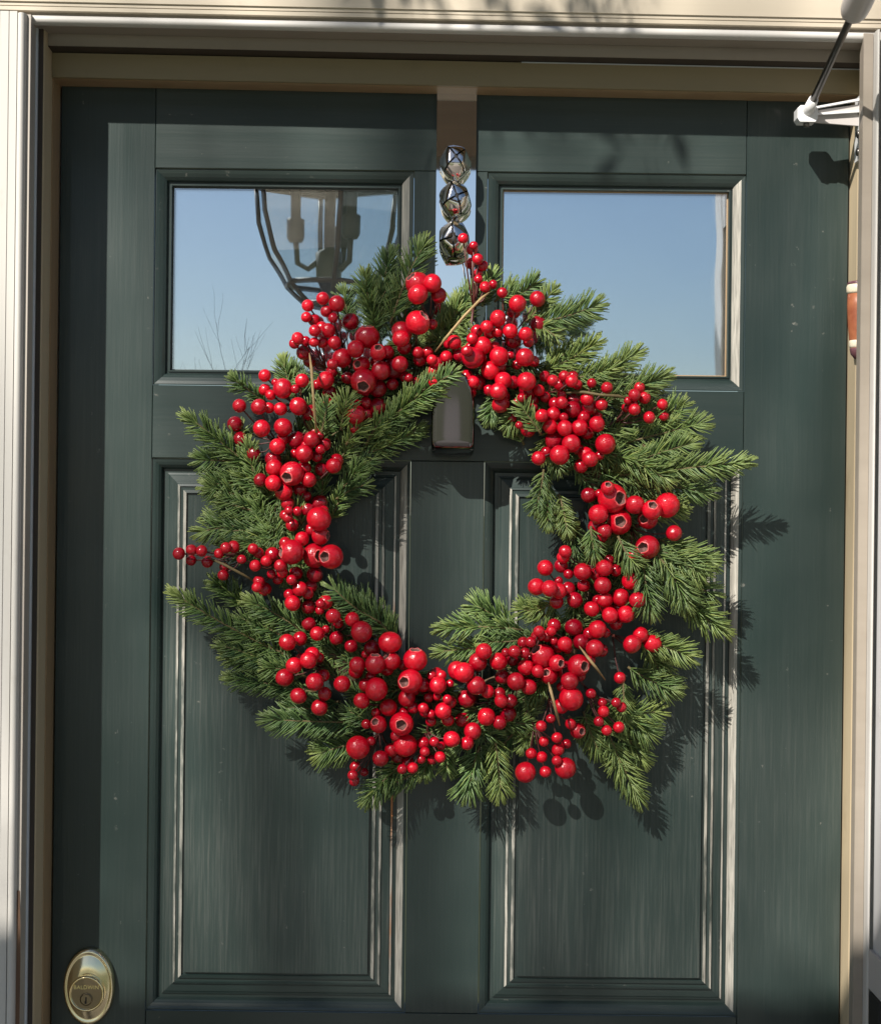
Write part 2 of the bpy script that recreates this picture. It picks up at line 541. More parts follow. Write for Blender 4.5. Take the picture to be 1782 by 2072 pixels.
CY = DB + Vector((0.0005, -0.0135, -0.004))
mb = MB()
mb.lathe([(0.0205, 0.0), (0.0205, 0.008), (0.0200, 0.0100), (0.0185, 0.0108), (0.0178, 0.0095), (0.0174, 0.0088)], 40, [0] * 6, CY, (0, -1, 0))
obj('lock_collar', mb, M['brass_bright'], bolt)
mb = MB()
mb.lathe([(0.0173, 0.0), (0.0173, 0.0088), (0.0001, 0.0089)], 40, None, CY, (0, -1, 0), smooth=False)
obj('lock_face', mb, M['brass_face'], bolt)
PL = CY + Vector((0.0, -0.0088, -0.0062))
mb = MB()
mb.lathe([(0.0072, 0.0), (0.0072, 0.0014), (0.0066, 0.0018), (0.0062, 0.0008), (0.0060, 0.0006), (0.0060, 0.0016), (0.0001, 0.0017)], 28, None, PL, (0, -1, 0), smooth=False)
obj('lock_plug', mb, M['brass_face'], bolt)
mb = MB()
mb.box(PL.x - 0.0007, PL.x + 0.0007, PL.y - 0.0022, PL.y - 0.0012, PL.z - 0.0042, PL.z + 0.0028)
mb.box(PL.x - 0.0014, PL.x + 0.0002, PL.y - 0.00225, PL.y - 0.0012, PL.z - 0.0046, PL.z - 0.0018)
obj('keyhole', mb, M['void'], bolt)
cu = bpy.data.curves.new('lettering', 'FONT')
cu.body = 'BALDWIN'; cu.size = 0.0062; cu.align_x = 'CENTER'; cu.extrude = 0.0004; cu.space_character = 1.05
tmp = bpy.data.objects.new('lettering', cu); COL.objects.link(tmp)
bpy.context.view_layer.update()
me = bpy.data.meshes.new_from_object(tmp.evaluated_get(bpy.context.evaluated_depsgraph_get()))
bpy.data.objects.remove(tmp)
me.transform(Matrix.Translation((CY.x, CY.y - 0.0091, CY.z + 0.0055)) @ Matrix.Rotation(math.pi / 2, 4, 'X'))
me.materials.clear(); me.materials.append(M['brass_bright'])
link('lettering', me, bolt)

# ------------------------------------------------------------------ door frame and casing
TILT = 0.0095
frame = thing('door_frame', 'tan and brown wooden frame around the green door', 'door frame', (0, 0, -0.03))
casing = thing('door_casing', 'white fluted casing with rounded edge around the door frame', 'casing', (0, 0, -0.03))

def side(parent, name, sgn, edge, pts, mat, z0=-0.03, z1=None, smooth=False):
    """vertical member: pts = (photo units outward from edge, metres in front of the door), extruded"""
    z1 = dz(-846) if z1 is None else z1
    mb = MB()
    n = len(pts)
    P = [((edge + sgn * a) * U, -p) for a, p in pts]
    for x, y in P: mb.v.append((x, y, z0))
    for x, y in P: mb.v.append((x, y, z1 - TILT * x))
    for i in range(n):
        j = (i + 1) % n
        mb.face((i, j, n + j, n + i), 0, smooth)
    mb.face(list(range(n))[::-1]); mb.face([n + i for i in range(n)])
    return obj(name, mb, mat, parent)

def arc(cx, cp, rx, rp, a0, a1, n=8):
    return [(cx + rx * math.cos(math.radians(a0 + (a1 - a0) * i / n)), cp + rp * math.sin(math.radians(a0 + (a1 - a0) * i / n))) for i in range(n + 1)]

ZT = dz(-846 - 92)
for sgn, edge in ((-1, DX0), (1, DX1)):
    side(frame, 'door_stop', sgn, edge, [(0, -0.044), (0, 0.034), (1, 0.036), (9, 0.036), (9, -0.044)], M['brown_stop'] if sgn < 0 else M['tan_jamb'])
    side(frame, 'jamb', sgn, edge, [(2, 0.0365), (2, 0.073), (3, 0.075), (60, 0.075), (60, 0.0365)], M['tan_jamb'], z1=ZT)
L = -1
side(frame, 'weatherstrip', L, DX0, [(4, 0.0755), (4, 0.078), (12.5, 0.078), (12.5, 0.0755)], M['dark_gap'], z1=ZT)
side(frame, 'storm_frame', L, DX0, [(13, 0.0755), (13, 0.081), (13.6, 0.0825), (60, 0.0825), (60, 0.0755)], M['pale_line'], z1=ZT)
side(casing, 'inner_casing', L, DX0, [(16, 0.083), (16, 0.103), (17, 0.105), (60, 0.105), (60, 0.083)], M['grey_frame'], z1=ZT)
side(casing, 'rounded_edge', L, DX0, [(24, 0.1055)] + [(32.5 - 8.5 * math.cos(math.radians(t)), 0.1055 + 0.0075 * math.sin(math.radians(t))) for t in range(6, 175, 6)] + [(41, 0.1055)], M['white_trim'], z1=ZT, smooth=False)
fl = [(41.5, 0.1055), (41.5, 0.109)]
for f in (56, 74):
    fl += [(f, 0.109), (f + 0.8, 0.1075), (f + 1.6, 0.109)]
fl += [(150, 0.109), (150, 0.1055)]
side(casing, 'side_casing', L, DX0, fl, M['white_trim'], z1=dz(-846 - 96))
# rot in the gap low on the left casing
mb = MB()
za, zb = at(36, 1800, .1).z, 0.6
xa = (DX0 - 23.4) * U
ptsr = []
for i in range(15):
    z = za + (zb - za) * i / 14
    ptsr.append((xa + rng.uniform(-.0005, .0005) - (0.0012 if i == 0 else 0), z, 0.0046 + rng.uniform(-.001, .0012)))
for i in range(14):
    (x0, z0, w0), (x1, z1, w1) = ptsr[i], ptsr[i + 1]
    mb.quad((x1, -0.1063, z1), (x1 + w1, -0.1058, z1), (x0 + w0, -0.1058, z0), (x0, -0.1063, z0))
    mb.quad((x1, -0.1052, z1), (x1, -0.1063, z1), (x0, -0.1063, z0), (x0, -0.1052, z0))
obj('rotten_strip', mb, M['rust'], casing, 'dark rotten strip low on the left casing')

def head(parent, name, pts, mat, x0=-950, x1=950, v0=846):
    """horizontal member over the door: pts = (photo units above the door top, metres in front of the door)"""
    mb = MB(); n = len(pts)
    for X in (x0, x1):
        for v, p in pts:
            mb.v.append((X * U, -p, dz(-(v0 + v)) - TILT * X * U))
    for i in range(n):
        j = (i + 1) % n
        mb.face((i, n + i, n + j, j))
    mb.face(list(range(n))); mb.face([n + i for i in range(n)][::-1])
    return obj(name, mb, mat, parent)
IX0, IX1 = DX0 - 9, DX1 + 9
head(frame, 'head_stop', [(0, -0.05), (0, 0.033), (1, 0.035), (12, 0.035), (12, -0.05)], M['brown_stop'], IX0, IX1)
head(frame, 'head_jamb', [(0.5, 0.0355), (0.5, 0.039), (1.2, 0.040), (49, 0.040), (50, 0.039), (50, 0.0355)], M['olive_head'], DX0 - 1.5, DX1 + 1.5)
head(frame, 'drip_edge', [(48.0, 0.0405), (48.0, 0.0420), (50.2, 0.0415), (50.2, 0.0405)], M['pale_line'], 150, DX1 + 1.5)  # pale strip painted in for the lit line above the head jamb
head(frame, 'head_gap', [(50.5, 0.0), (50.5, 0.030), (53.3, 0.059), (53.8, 0.059), (53.8, 0.0)], M['dark_gap'], IX0, IX1)  # shade of the gap painted on as a dark strip
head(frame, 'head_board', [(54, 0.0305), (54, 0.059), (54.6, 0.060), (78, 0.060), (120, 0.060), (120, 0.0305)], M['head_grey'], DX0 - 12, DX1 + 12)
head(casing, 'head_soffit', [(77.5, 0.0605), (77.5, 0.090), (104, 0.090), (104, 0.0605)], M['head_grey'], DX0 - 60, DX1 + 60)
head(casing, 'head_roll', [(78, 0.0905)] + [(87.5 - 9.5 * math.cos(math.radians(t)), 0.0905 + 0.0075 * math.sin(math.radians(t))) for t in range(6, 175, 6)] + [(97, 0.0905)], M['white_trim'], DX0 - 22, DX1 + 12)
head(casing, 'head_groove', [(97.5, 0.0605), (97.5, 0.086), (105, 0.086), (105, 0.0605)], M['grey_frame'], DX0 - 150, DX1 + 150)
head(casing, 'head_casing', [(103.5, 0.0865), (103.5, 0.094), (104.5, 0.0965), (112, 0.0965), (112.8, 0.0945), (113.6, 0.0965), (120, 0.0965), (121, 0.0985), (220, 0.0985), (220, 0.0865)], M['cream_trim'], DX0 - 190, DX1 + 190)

# ------------------------------------------------------------------ storm door standing open on the right
storm = thing('storm_door', 'white storm door standing open beside the right jamb', 'storm door', (830 * U, -0.1, -0.02))
side(frame, 'storm_frame', 1, DX1, [(-18, 0.0825), (-18, 0.099), (-17, 0.100), (0.5, 0.100), (1, 0.0825)], M['head_grey'], z1=ZT)
side(casing, 'rounded_edge', 1, DX1, [(0.8, 0.1005), (0.8, 0.112)] + [(4 - 3.2 * math.cos(math.radians(t)), 0.112 + 0.005 * math.sin(math.radians(t))) for t in range(20, 171, 25)] + [(7.2, 0.1005)], M['white_trim'], z1=ZT)
side(casing, 'side_casing', 1, DX1, [(8, 0.0825), (8, 0.098), (150, 0.098), (150, 0.0825)], M['white_trim'], z1=dz(-846 - 96))
SX0, SX1 = 832 * U, 832 * U + 0.03
mb = MB(); mb.box(SX0, SX1, -0.185, -0.120, 0.0, 2.10); obj('hinge_stile', mb, M['storm_white'], storm)
mb = MB(); mb.box(SX0, SX1, -0.98, -0.915, 0.0, 2.10); obj('latch_stile', mb, M['storm_white'], storm)
for z0, z1, nm in ((2.03, 2.10, 'top_rail'), (0.90, 0.965, 'middle_rail'), (0.0, 0.12, 'bottom_rail')):
    mb = MB(); mb.box(SX0 + .001, SX1 - .001, -0.915, -0.185, z0, z1); obj(nm, mb, M['storm_white'], storm)
mb = MB(); mb.box(SX0 + .012, SX0 + .016, -0.915, -0.185, 0.965, 2.03); obj('pane', mb, M['lantern_glass'], storm)
mb = MB(); mb.box(SX0 + .008, SX0 + .02, -0.915, -0.185, 0.12, 0.90); obj('kick_panel', mb, M['storm_white'], storm)
zc = at(1772, 1950, .13).z
mb = MB(); mb.box(SX0 - 0.004, SX0 - 0.0005, -0.170, -0.118, zc - 0.030, zc + 0.012); obj('hinge_leaf', mb, M['tube_grey'], storm)
mb = MB(); mb.box(SX0 - 0.006, SX0 - 0.0005, -0.170, -0.128, zc - 0.12, zc - 0.031); obj('hinge_barrel', mb, M['void'], storm)  # plain black block standing for the dark slot below the hinge leaf
mb = MB(); mb.box(SX0 - 0.03, SX0 - 0.001, -0.95, -0.93, 1.0, 1.12); obj('pull_handle', mb, M['dark_metal'], storm)

# closer
BL = at(1630, 233, 0.052)
closer = thing('door_closer', 'pale cast bracket and dark rod of the storm door closer', 'door closer', BL)
s_ = 0.0115
mb = MB()
cpt = [(-1, -.55), (-.75, -1), (.75, -1), (1, -.6), (1, .7), (.7, 1), (-.7, 1), (-1, .65)]
for y in (-0.010, 0.010):
    for cx, cz in cpt: mb.v.append((BL.x + cx * s_, BL.y + y, BL.z + cz * s_ * 0.8))
for i in range(8):
    mb.face((i, (i + 1) % 8, 8 + (i + 1) % 8, 8 + i))
mb.face(range(8)); mb.face([15 - i for i in range(8)])
obj('bracket_head', mb, M['cast_white'], closer)
mb = MB()
xr = 821 * U
def wedge(mb, z0l, z1l, z0r, z1r, y0, y1):
    v = [(BL.x + .009, y0, z0l), (xr + .004, y0, z0r), (xr + .004, y0, z1r), (BL.x + .009, y0, z1l)]
    v += [(a, y1, c_) for a, _, c_ in v]
    n = len(mb.v); mb.v += v
    for q in ((0, 1, 2, 3), (7, 6, 5, 4), (0, 4, 5, 1), (3, 2, 6, 7), (0, 3, 7, 4), (1, 5, 6, 2)):
        mb.face([n + i for i in q])
wedge(mb, BL.z - .008, BL.z + .005, BL.z - .012, BL.z + .014, BL.y - .002, BL.y + .002)
obj('bracket_web', mb, M['tube_grey'], closer)
for zl, zr in ((.0065, .0175), (-.001, .0035)):
    mb = MB(); wedge(mb, BL.z + zl, BL.z + zl + .0022, BL.z + zr, BL.z + zr + .0026, BL.y - .007, BL.y - .0022)
    obj('bracket_rib', mb, M['cast_white'], closer)
mb = MB(); mb.box(xr - .004, xr + .0008, BL.y - .02, BL.y + .016, BL.z - .05, BL.z + .022)
obj('jamb_plate', mb, M['cast_white'], closer)
for k in (-.042, -.022):
    mb = MB(); mb.lathe([(.0045, 0), (.0045, .002), (.002, .0035), (.0001, .0036)], 12, None, (xr - .0042, BL.y - .006, BL.z + k), (-1, 0, 0)); obj('screw', mb, M['dark_metal'], closer)
R0, R1, R2 = at(1634, 226, 0.058), at(1724, 28, 0.20), at(1752, -34, 0.25)
dr = (R1 - R0).normalized()
mb = MB(); mb.tube([R0 - dr * .008, R0 + dr * .022], [.0075, .0055], 14); obj('rod_socket', mb, M['cast_white'], closer)
mb = MB(); mb.tube([R0, R1, R2], .0042, 14); obj('rod', mb, M['dark_metal'], closer)
dr = (R2 - R1).normalized()
mb = MB(); mb.tube([R1 - dr * .002, R1 + dr * .001, R1 + dr * .008, R1 + dr * .02, R1 + dr * .4], [.007, .0125, .0145, .0152, .0152], 22); obj('tube', mb, M['tube_grey'], closer)
mb = MB(); mb.tube([BL + Vector((0, -.003, -.014)), BL + Vector((0, -.003, -.008))], .0035, 10); obj('bolt', mb, M['dark_metal'], closer)

# small case on the right doorpost
C0, C1 = at(1736, 568, 0.045), at(1738, 733, 0.045)
case = thing('doorpost_case', 'rust red ceramic case with cream bands on the right doorpost', 'ceramic case', C1)
ln = (C0 - C1).length
ax = (C0 - C1).normalized()
mb = MB(); mb.lathe([(.0001, .10 * ln), (.008, .105 * ln), (.010, .16 * ln), (.0122, .45 * ln), (.0128, .70 * ln), (.0118, .86 * ln)], 24, None, C1, ax)
obj('body', mb, M['clay'], case)
mb = MB(); mb.lathe([(.0121, .84 * ln), (.0132, .87 * ln), (.0132, .93 * ln), (.0118, .96 * ln)], 24, None, C1, ax); obj('upper_band', mb, M['cream'], case)
mb = MB(); mb.lathe([(.0119, .95 * ln), (.0128, .965 * ln), (.011, .99 * ln), (.004, 1.0 * ln), (.0001, 1.01 * ln)], 24, None, C1, ax); obj('cap', mb, M['plum'], case)
mb = MB(); mb.lathe([(.0098, .17 * ln), (.0112, .20 * ln), (.0112, .25 * ln), (.0108, .27 * ln)], 24, None, C1, ax); obj('lower_band', mb, M['cream'], case)
mb = MB(); mb.lathe([(.0001, .02 * ln), (.005, .04 * ln), (.0095, .10 * ln), (.0106, .16 * ln), (.0098, .18 * ln)], 24, None, C1, ax); obj('foot', mb, M['plum'], case)

# ------------------------------------------------------------------ wreath hanger
def strip(path, x0, x1, th=0.0012, taper=None):
    """bent metal strap: path = list of (y, z) centre line, width x0..x1"""
    mb = MB(); n = len(path)
    nor = []
    for i in range(n):
        a, b_ = path[max(i - 1, 0)], path[min(i + 1, n - 1)]
        t = Vector((b_[0] - a[0], b_[1] - a[1])).normalized()
        nor.append((t.y, -t.x))
    for i, (y, z) in enumerate(path):
        sh = taper(i / (n - 1)) if taper else 0.0
        for sg in (1, -1):
            yy, zz = y + nor[i][0] * th * sg / 2, z + nor[i][1] * th * sg / 2
            mb.v.append((x0 + sh, yy, zz)); mb.v.append((x1 - sh, yy, zz))
    for i in range(n - 1):
        a, b_ = i * 4, (i + 1) * 4
        mb.face((a, a + 1, b_ + 1, b_)); mb.face((a + 3, a + 2, b_ + 2, b_ + 3))
        mb.face((a + 2, a, b_, b_ + 2)); mb.face((a + 1, a + 3, b_ + 3, b_ + 1))
    mb.face((0, 2, 3, 1)); e = (n - 1) * 4; mb.face((e, e + 1, e + 3, e + 2))
    return mb
hx0, hx1 = at(882, 400, .003).x, at(962, 400, .003).x
zhook = at(916, 918, .03).z
hanger = thing('wreath_hanger', 'polished steel over-the-door hanger with upturned hook holding the wreath', 'hanger', (0.5 * (hx0 + hx1), -0.003, zhook - .01))
ztop = TOPZ + 0.0015
path = [(TH + .002, ztop - .05), (TH + .002, ztop - .002), (TH, ztop), (0.0, ztop), (-.0032, ztop - .002), (-.0032, ztop - .02)]
path += [(-.0034, ztop - .02 - (ztop - .02 - zhook - .03) * i / 6) for i in range(1, 7)]
obj('strap', strip(path, hx0, hx1), M['steel'], hanger)
hk = [(-.0034, zhook + .0295)]
for t in range(0, 181, 5):
    w = math.radians(t)
    hk.append((-.0034 - .031 * (1 - math.cos(w)), zhook + .014 - .016 * math.sin(w)))
hk = [(y, z) for y, z in hk]
ylip, zl0 = hk[-1]
lip = [(ylip - .0085 * i / 18, zl0 + (at(918, 752, .065).z - zl0) * i / 18) for i in range(1, 19)]
def tap(t):
    k = max(0.0, (t - 0.80) / 0.20)
    return 0.0200 * (1 - math.sqrt(max(0.0, 1 - k ** 2.4)))
hb0, hb1 = at(874, 850, .065).x, at(959, 850, .065).x
def curled(path, x0, x1, th, taper):
    across = [(0, .0030), (.025, .0012), (.06, .0003), (.12, 0), (.88, 0), (.94, .0003), (.975, .0012), (1, .0030)]
    mb = MB(); n = len(path); na = len(across)
    for i, (y, z) in enumerate(path):
        a, b_ = path[max(i - 1, 0)], path[min(i + 1, n - 1)]
        t = Vector((b_[0] - a[0], b_[1] - a[1])).normalized()
        ny, nz = t.y, -t.x
        sh = taper(i / (n - 1))
        for f, back in across:
            x = (x0 + sh) + (x1 - x0 - 2 * sh) * f
            mb.v.append((x, y + ny * back, z + nz * back))
    for i in range(n - 1):
        for k in range(na - 1):
            mb.face((i * na + k, i * na + k + 1, (i + 1) * na + k + 1, (i + 1) * na + k), 0, True)
    return mb
hook = obj('hook', curled(hk + lip, hb0, hb1, 0.0016, tap), M['chrome'], hanger)
sol = hook.modifiers.new('thickness', 'SOLIDIFY'); sol.thickness = 0.0012; sol.offset = 0.0

# jingle bells on the strap
bells = thing('jingle_bells', 'string of three silver jingle bells hanging down the steel strap', 'bells', at(920, 532, .02))
FAC = [Vector(v).normalized() for v in ((1, 0, .1), (0, 1, -.1), (0, .1, 1), (1, 1, 1), (1, 1, -1), (1, -1, 1), (-1, 1, 1), (1, .4, 0), (.3, -1, .5), (.5, .2, 1))]
def bell(cx, cy, r, hgt, axis, spin):
    c0 = at(cx, cy, .024); rr = size(r, .024)
    q = Vector((0, 0, 1)).rotation_difference(Vector(axis).normalized()) @ Quaternion((0, 0, 1), spin)
    mb = MB(); seg, rows = 96, 32
    prof = []
    for i in range(rows + 1):
        th_ = math.pi * i / rows
        rad = math.sin(th_) ** 0.82
        if abs(i - rows / 2) < 0.6: rad *= 1.05
        prof.append((rad, math.cos(th_), th_))
    for rad, h, th_ in prof:
        for j in range(seg):
            w = 2 * math.pi * j / seg
            d_ = Vector((rad * math.cos(w), rad * math.sin(w), h)); l_ = d_.length
            pol = 1.0 / max(abs(d_.normalized().dot(n_)) for n_ in FAC)
            d_ = d_ * (0.35 + 0.65 * min(1.25, pol) * 0.90)
            v = q @ d_
            mb.v.append(tuple(c0 + Vector((v.x * rr, v.y * rr, v.z * rr * hgt))))
    for i in range(rows):
        th_ = 0.5 * (prof[i][2] + prof[i + 1][2])
        for j in range(seg):
            w = (j + 0.5) / seg * 4
            off = abs(w - round(w)) * math.pi / 2 * math.sin(th_)
            if th_ < 1.25 and off < 0.042: continue
            j2 = (j + 1) % seg
            mb.face((i * seg + j, i * seg + j2, (i + 1) * seg + j2, (i + 1) * seg + j), 0, True)
    o = obj('bell', mb, M['nickel'], bells)
    mb = MB(); mb.lathe([(.0001, -.8 * rr)] + [(.88 * rr * math.sin(math.pi * i / 10), -.88 * rr * math.cos(math.pi * i / 10)) for i in range(1, 10)] + [(.0001, .8 * rr)], 16, None, c0)
    obj('hollow', mb, M['void'], o)  # black inner sphere paints the dark inside of the bell
bell(921, 330, 29, 1.28, (0.05, -1, 0.30), 0.75)
bell(921, 405, 30, 1.28, (0.1, -1, 0.15), 0.5)
bell(919, 488, 31, 1.28, (-0.1, -1, 0.1), 0.02)
mb = MB(); mb.tube([at(921, 296, .012), at(921, 400, .012), at(919, 500, .012)], .0016, 8); obj('cord', mb, M['dark_metal'], bells)

# ------------------------------------------------------------------ wreath
WC = at(905, 1075, 0.03)
wreath = thing('berry_wreath', 'round spruce wreath crowded with glossy red berries hanging on the door', 'wreath', at(905, 1640, .02))
# vine ring
RX, RZ = size(318, .03), size(352, .03)
for s in range(7):
    mb = MB(); pts = []
    ph, tw = rng.uniform(0, 6.28), rng.choice((3, 4, 5))
    for i in range(73):
        w = 2 * math.pi * i / 72
        a = ph + tw * w
        rr = 0.014 + 0.003 * math.sin(5 * w + s)
        pts.append((WC.x + (RX + rr * math.cos(a)) * math.cos(w), -0.026 - rr * math.sin(a), WC.z + (RZ + rr * math.cos(a)) * math.sin(w)))
    mb.tube(pts, 0.0042 + 0.001 * (s % 3), 7, 0, False)
    obj('vine', mb, M['vine'], wreath)

# spruce sprigs
nrng = np.random.default_rng(11)
def sprig(b, t, p0, p1, bend=0.0, L=0.021, dens=1.7, light=0.0, spread=0.55):
    A, B = np.array(at(b[0], b[1], p0)), np.array(at(t[0], t[1], p1))
    d = B - A; ln = np.linalg.norm(d); d = d / ln
    view = np.array((0, -1.0, 0))
    sd = np.cross(d, view); sd /= np.linalg.norm(sd)
    fr = np.cross(sd, d)
    mid = (A + B) / 2 + sd * ln * bend + fr * ln * 0.05
    B2 = B - d * L * 0.55
    def cur(t_):
        t_ = t_[:, None]
        return (1 - t_) ** 2 * A + 2 * t_ * (1 - t_) * mid + t_ ** 2 * B2
    def tan(t_):
        t_ = t_[:, None]
        g = 2 * (1 - t_) * (mid - A) + 2 * t_ * (B2 - mid)
        return g / np.linalg.norm(g, axis=1)[:, None]
    mb = MB(); tt = np.linspace(0, 1, 9)
    mb.tube([tuple(v) for v in cur(tt)], [0.0016 - 0.0009 * k for k in tt], 6)
    tw = obj('spruce_sprig', mb, M['twig'], wreath)
    N = max(30, int(ln * 1000 * dens))
    t_ = np.sort(nrng.uniform(0.03, 1.0, N))
    tip = nrng.random(N) < 0.10
    t_[tip] = nrng.uniform(0.95, 1.0, tip.sum())
    T = tan(t_); P = cur(t_)
    S = np.cross(T, view); S /= np.linalg.norm(S, axis=1)[:, None]
    F = np.cross(S, T)
    phi = np.where(nrng.random(N) < 0.5, 0, np.pi) + nrng.normal(0, spread, N)
    perp = S * np.cos(phi)[:, None] + F * np.abs(np.sin(phi))[:, None] * np.where(nrng.random(N) < 0.75, 1, -1)[:, None]
    ang = np.radians(nrng.normal(48, 7, N)) * (1 - 0.62 * np.clip((t_ - 0.82) / 0.18, 0, 1))
    le = L * nrng.uniform(0.75, 1.1, N) * (1 - 0.40 * np.clip((t_ - 0.75) / 0.25, 0, 1)) * np.clip(0.75 + t_ * 1.5, 0, 1)
    dr = T * np.cos(ang)[:, None] + perp * np.sin(ang)[:, None]
    dr2 = dr + T * nrng.uniform(0.05, 0.35, N)[:, None]
    dr2 /= np.linalg.norm(dr2, axis=1)[:, None]
    M1 = P + dr * (le * 0.5)[:, None]
    M2 = M1 + dr2 * (le * 0.5)[:, None]
    wd = np.cross(dr, F); wd /= np.linalg.norm(wd, axis=1)[:, None] + 1e-9
    up = np.cross(wd, dr)
    hw = nrng.uniform(0.0007, 0.00105, N)[:, None]
    th = hw * 0.55
    V = np.empty((N, 9, 3))
    for k, (C, s) in enumerate(((P, 0.75), (M1, 1.0), (M2, 0.45))):
        V[:, 3 * k] = C - wd * hw * s
        V[:, 3 * k + 1] = C + wd * hw * s
        V[:, 3 * k + 2] = C + up * th * s * 1.6
    fb = []
    for k in (0, 3):
        for i in range(3):
            j = (i + 1) % 3
            fb.append((k + i, k + j, k + 3 + j, k + 3 + i))
    fq = np.array(fb)
    quads = (fq[None] + (np.arange(N) * 9)[:, None, None]).reshape(-1, 4)
    tris = (np.array((6, 7, 8))[None] + (np.arange(N) * 9)[:, None])
    me = bpy.data.meshes.new('needles')
    nv, nq, ntq = N * 9, len(quads), len(tris)
    me.vertices.add(nv); me.vertices.foreach_set('co', V.reshape(-1))
    me.loops.add(nq * 4 + ntq * 3)
    me.loops.foreach_set('vertex_index', np.concatenate([quads.reshape(-1), tris.reshape(-1)]).astype(np.int32))
    me.polygons.add(nq + ntq)
    ls = np.concatenate([np.arange(nq) * 4, nq * 4 + np.arange(ntq) * 3]).astype(np.int32)
    me.polygons.foreach_set('loop_start', ls)
    me.update(calc_edges=True)
    at_ = me.color_attributes.new('tint', 'FLOAT_COLOR', 'POINT')
    c = np.zeros((N, 9, 4)); c[..., 3] = 1
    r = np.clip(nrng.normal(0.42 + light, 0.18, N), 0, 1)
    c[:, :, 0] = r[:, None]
    young_and_lit = np.clip((t_ - 0.80) / 0.20, 0, 1) * (0.35 + 0.45 * nrng.random()) + max(0, light) * 0.4
    c[:, :3, 1] = young_and_lit[:, None] * 0.6; c[:, 3:6, 1] = young_and_lit[:, None] * .8; c[:, 6:, 1] = np.clip(young_and_lit + 0.28, 0, 1)[:, None]
    at_.data.foreach_set('color', c.reshape(-1))
    me.materials.append(M['needle'])
    o = link('needles', me, tw); o['kind'] = 'stuff'

SPR = '''790 655 870 470 5 5|770 640 795 490 4 5|765 680 735 535 4 6|705 660 692 572 4 5|750 680 790 560 4 5|800 700 850 560 3 4
600 810 568 712 4 5|540 815 458 757 4 6|610 800 585 730 4 4
560 1000 362 828 5 7|475 925 495 850 5 6|500 935 382 930 4 6|530 960 398 985 4 6|520 985 500 880 6 7|565 1030 400 978 4 6
570 1060 383 1078 4 6|580 1075 402 1045 4 5|600 1075 470 1115 5 6|600 1100 430 1110 4 5|560 1110 555 1040 5 6|610 1060 590 1000 6 7
600 1335 332 1190 4 7|640 1300 485 1205 5 7|500 1230 418 1165 3 4|620 1370 428 1298 4 5|610 1390 445 1368 4 5|610 1350 440 1325 3 4|560 1290 470 1240 5 6
745 1462 518 1455 5 7|775 1475 685 1430 6 7|755 1490 622 1532 4 5|820 1540 728 1635 5 7|850 1560 765 1600 4 5|690 1420 600 1420 4 4
890 1490 850 1585 4 6|905 1490 905 1580 4 6|970 1510 940 1632 5 6|1000 1490 1015 1630 5 6|1050 1470 955 1560 4 5|1090 1460 1045 1525 5 6|1000 1520 985 1575 4 5|1060 1450 1080 1420 6 7
1200 1400 1302 1642 4 6|1235 1420 1335 1500 5 6|1260 1500 1238 1570 4 6|1200 1440 1355 1440 5 6|1270 1350 1385 1405 5 7|1280 1290 1418 1335 6 8|1300 1290 1345 1380 5 6|1330 1320 1375 1412 5 6|1180 1440 1220 1540 5 6|1250 1440 1310 1560 4 5|1150 1450 1200 1500 5 5|1260 1380 1260 1460 6 7
1310 1130 1482 1295 5 7|1300 1120 1322 1262 7 9|1320 1110 1400 1245 7 9|1330 1090 1462 1150 6 8|1330 1110 1440 1175 7 8|1350 1130 1460 1220 5 6|1360 1170 1440 1260 5 6|1250 1085 1295 1160 8 9|1195 1065 1207 1142 8 9|1100 950 1078 1050 5 6|1130 1000 1150 1092 5 7|1110 980 1110 1080 5 6|1280 1030 1400 1025 5 6|1100 1010 1165 1085 5 6
1230 965 1533 932 5 9|1250 900 1445 850 5 7|1260 945 1420 890 6 8|1200 890 1340 815 5 6|1250 960 1458 1000 5 7|1240 920 1370 980 6 8|1280 980 1340 1040 5 6|1300 900 1380 960 6 7
1180 840 1365 750 5 7|1150 800 1308 700 5 7|1080 760 1225 682 5 7|1080 780 1260 740 5 7|1070 655 1230 610 6 8|1065 650 1130 572 5 7|1075 655 1140 690 6 8|1030 610 1100 560 5 6|1000 610 1055 575 4 5|975 620 1000 535 4 5|1150 770 1345 790 5 6|1100 740 1180 690 5 6|1220 800 1360 830 4 5|1300 860 1400 810 5 7
870 700 990 555 4 5|890 740 930 585 4 5|860 720 935 610 4 5|840 800 935 745 8 10|800 840 900 770 7 9|720 925 868 858 5 6|760 880 850 785 6 8|780 860 870 790 6 8|740 900 800 810 6 7|730 905 800 870 5 6|700 960 770 920 5 6
480 985 412 960 4 5|540 1040 430 1010 5 6|545 1075 440 1075 5 6|560 1010 470 950 5 6|560 1120 470 1085 5 6|590 1300 500 1250 5 6|560 1340 470 1310 4 5|600 1360 520 1350 5 6|640 1400 540 1385 4 5|660 1440 560 1430 4 5
650 880 668 800 8 9|690 870 708 785 8 9|700 900 745 840 7 8|690 990 742 928 5 6|680 1010 757 972 5 6|670 1050 702 980 4 5|660 960 720 880 5 6|640 910 650 850 6 7
770 1260 655 1175 6 8|800 1290 700 1195 5 6|800 1295 745 1215 4 5|760 1290 680 1215 5 6
1060 1275 872 1272 5 6|1050 1305 868 1320 4 5|1040 1275 940 1212 4 5|1110 1250 1035 1225 5 6|1130 1215 1060 1240 5 6|1090 1290 960 1300 5 6
1010 790 985 865 6 7|1060 830 1012 872 6 7|1095 880 1040 805 8 9|1060 900 1030 850 5 6|1110 900 1140 965 5 6|1120 870 1090 940 5 6'''
SP = []
for part in SPR.replace('\n', '|').split('|'):
    SP.append([float(v) for v in part.split()])
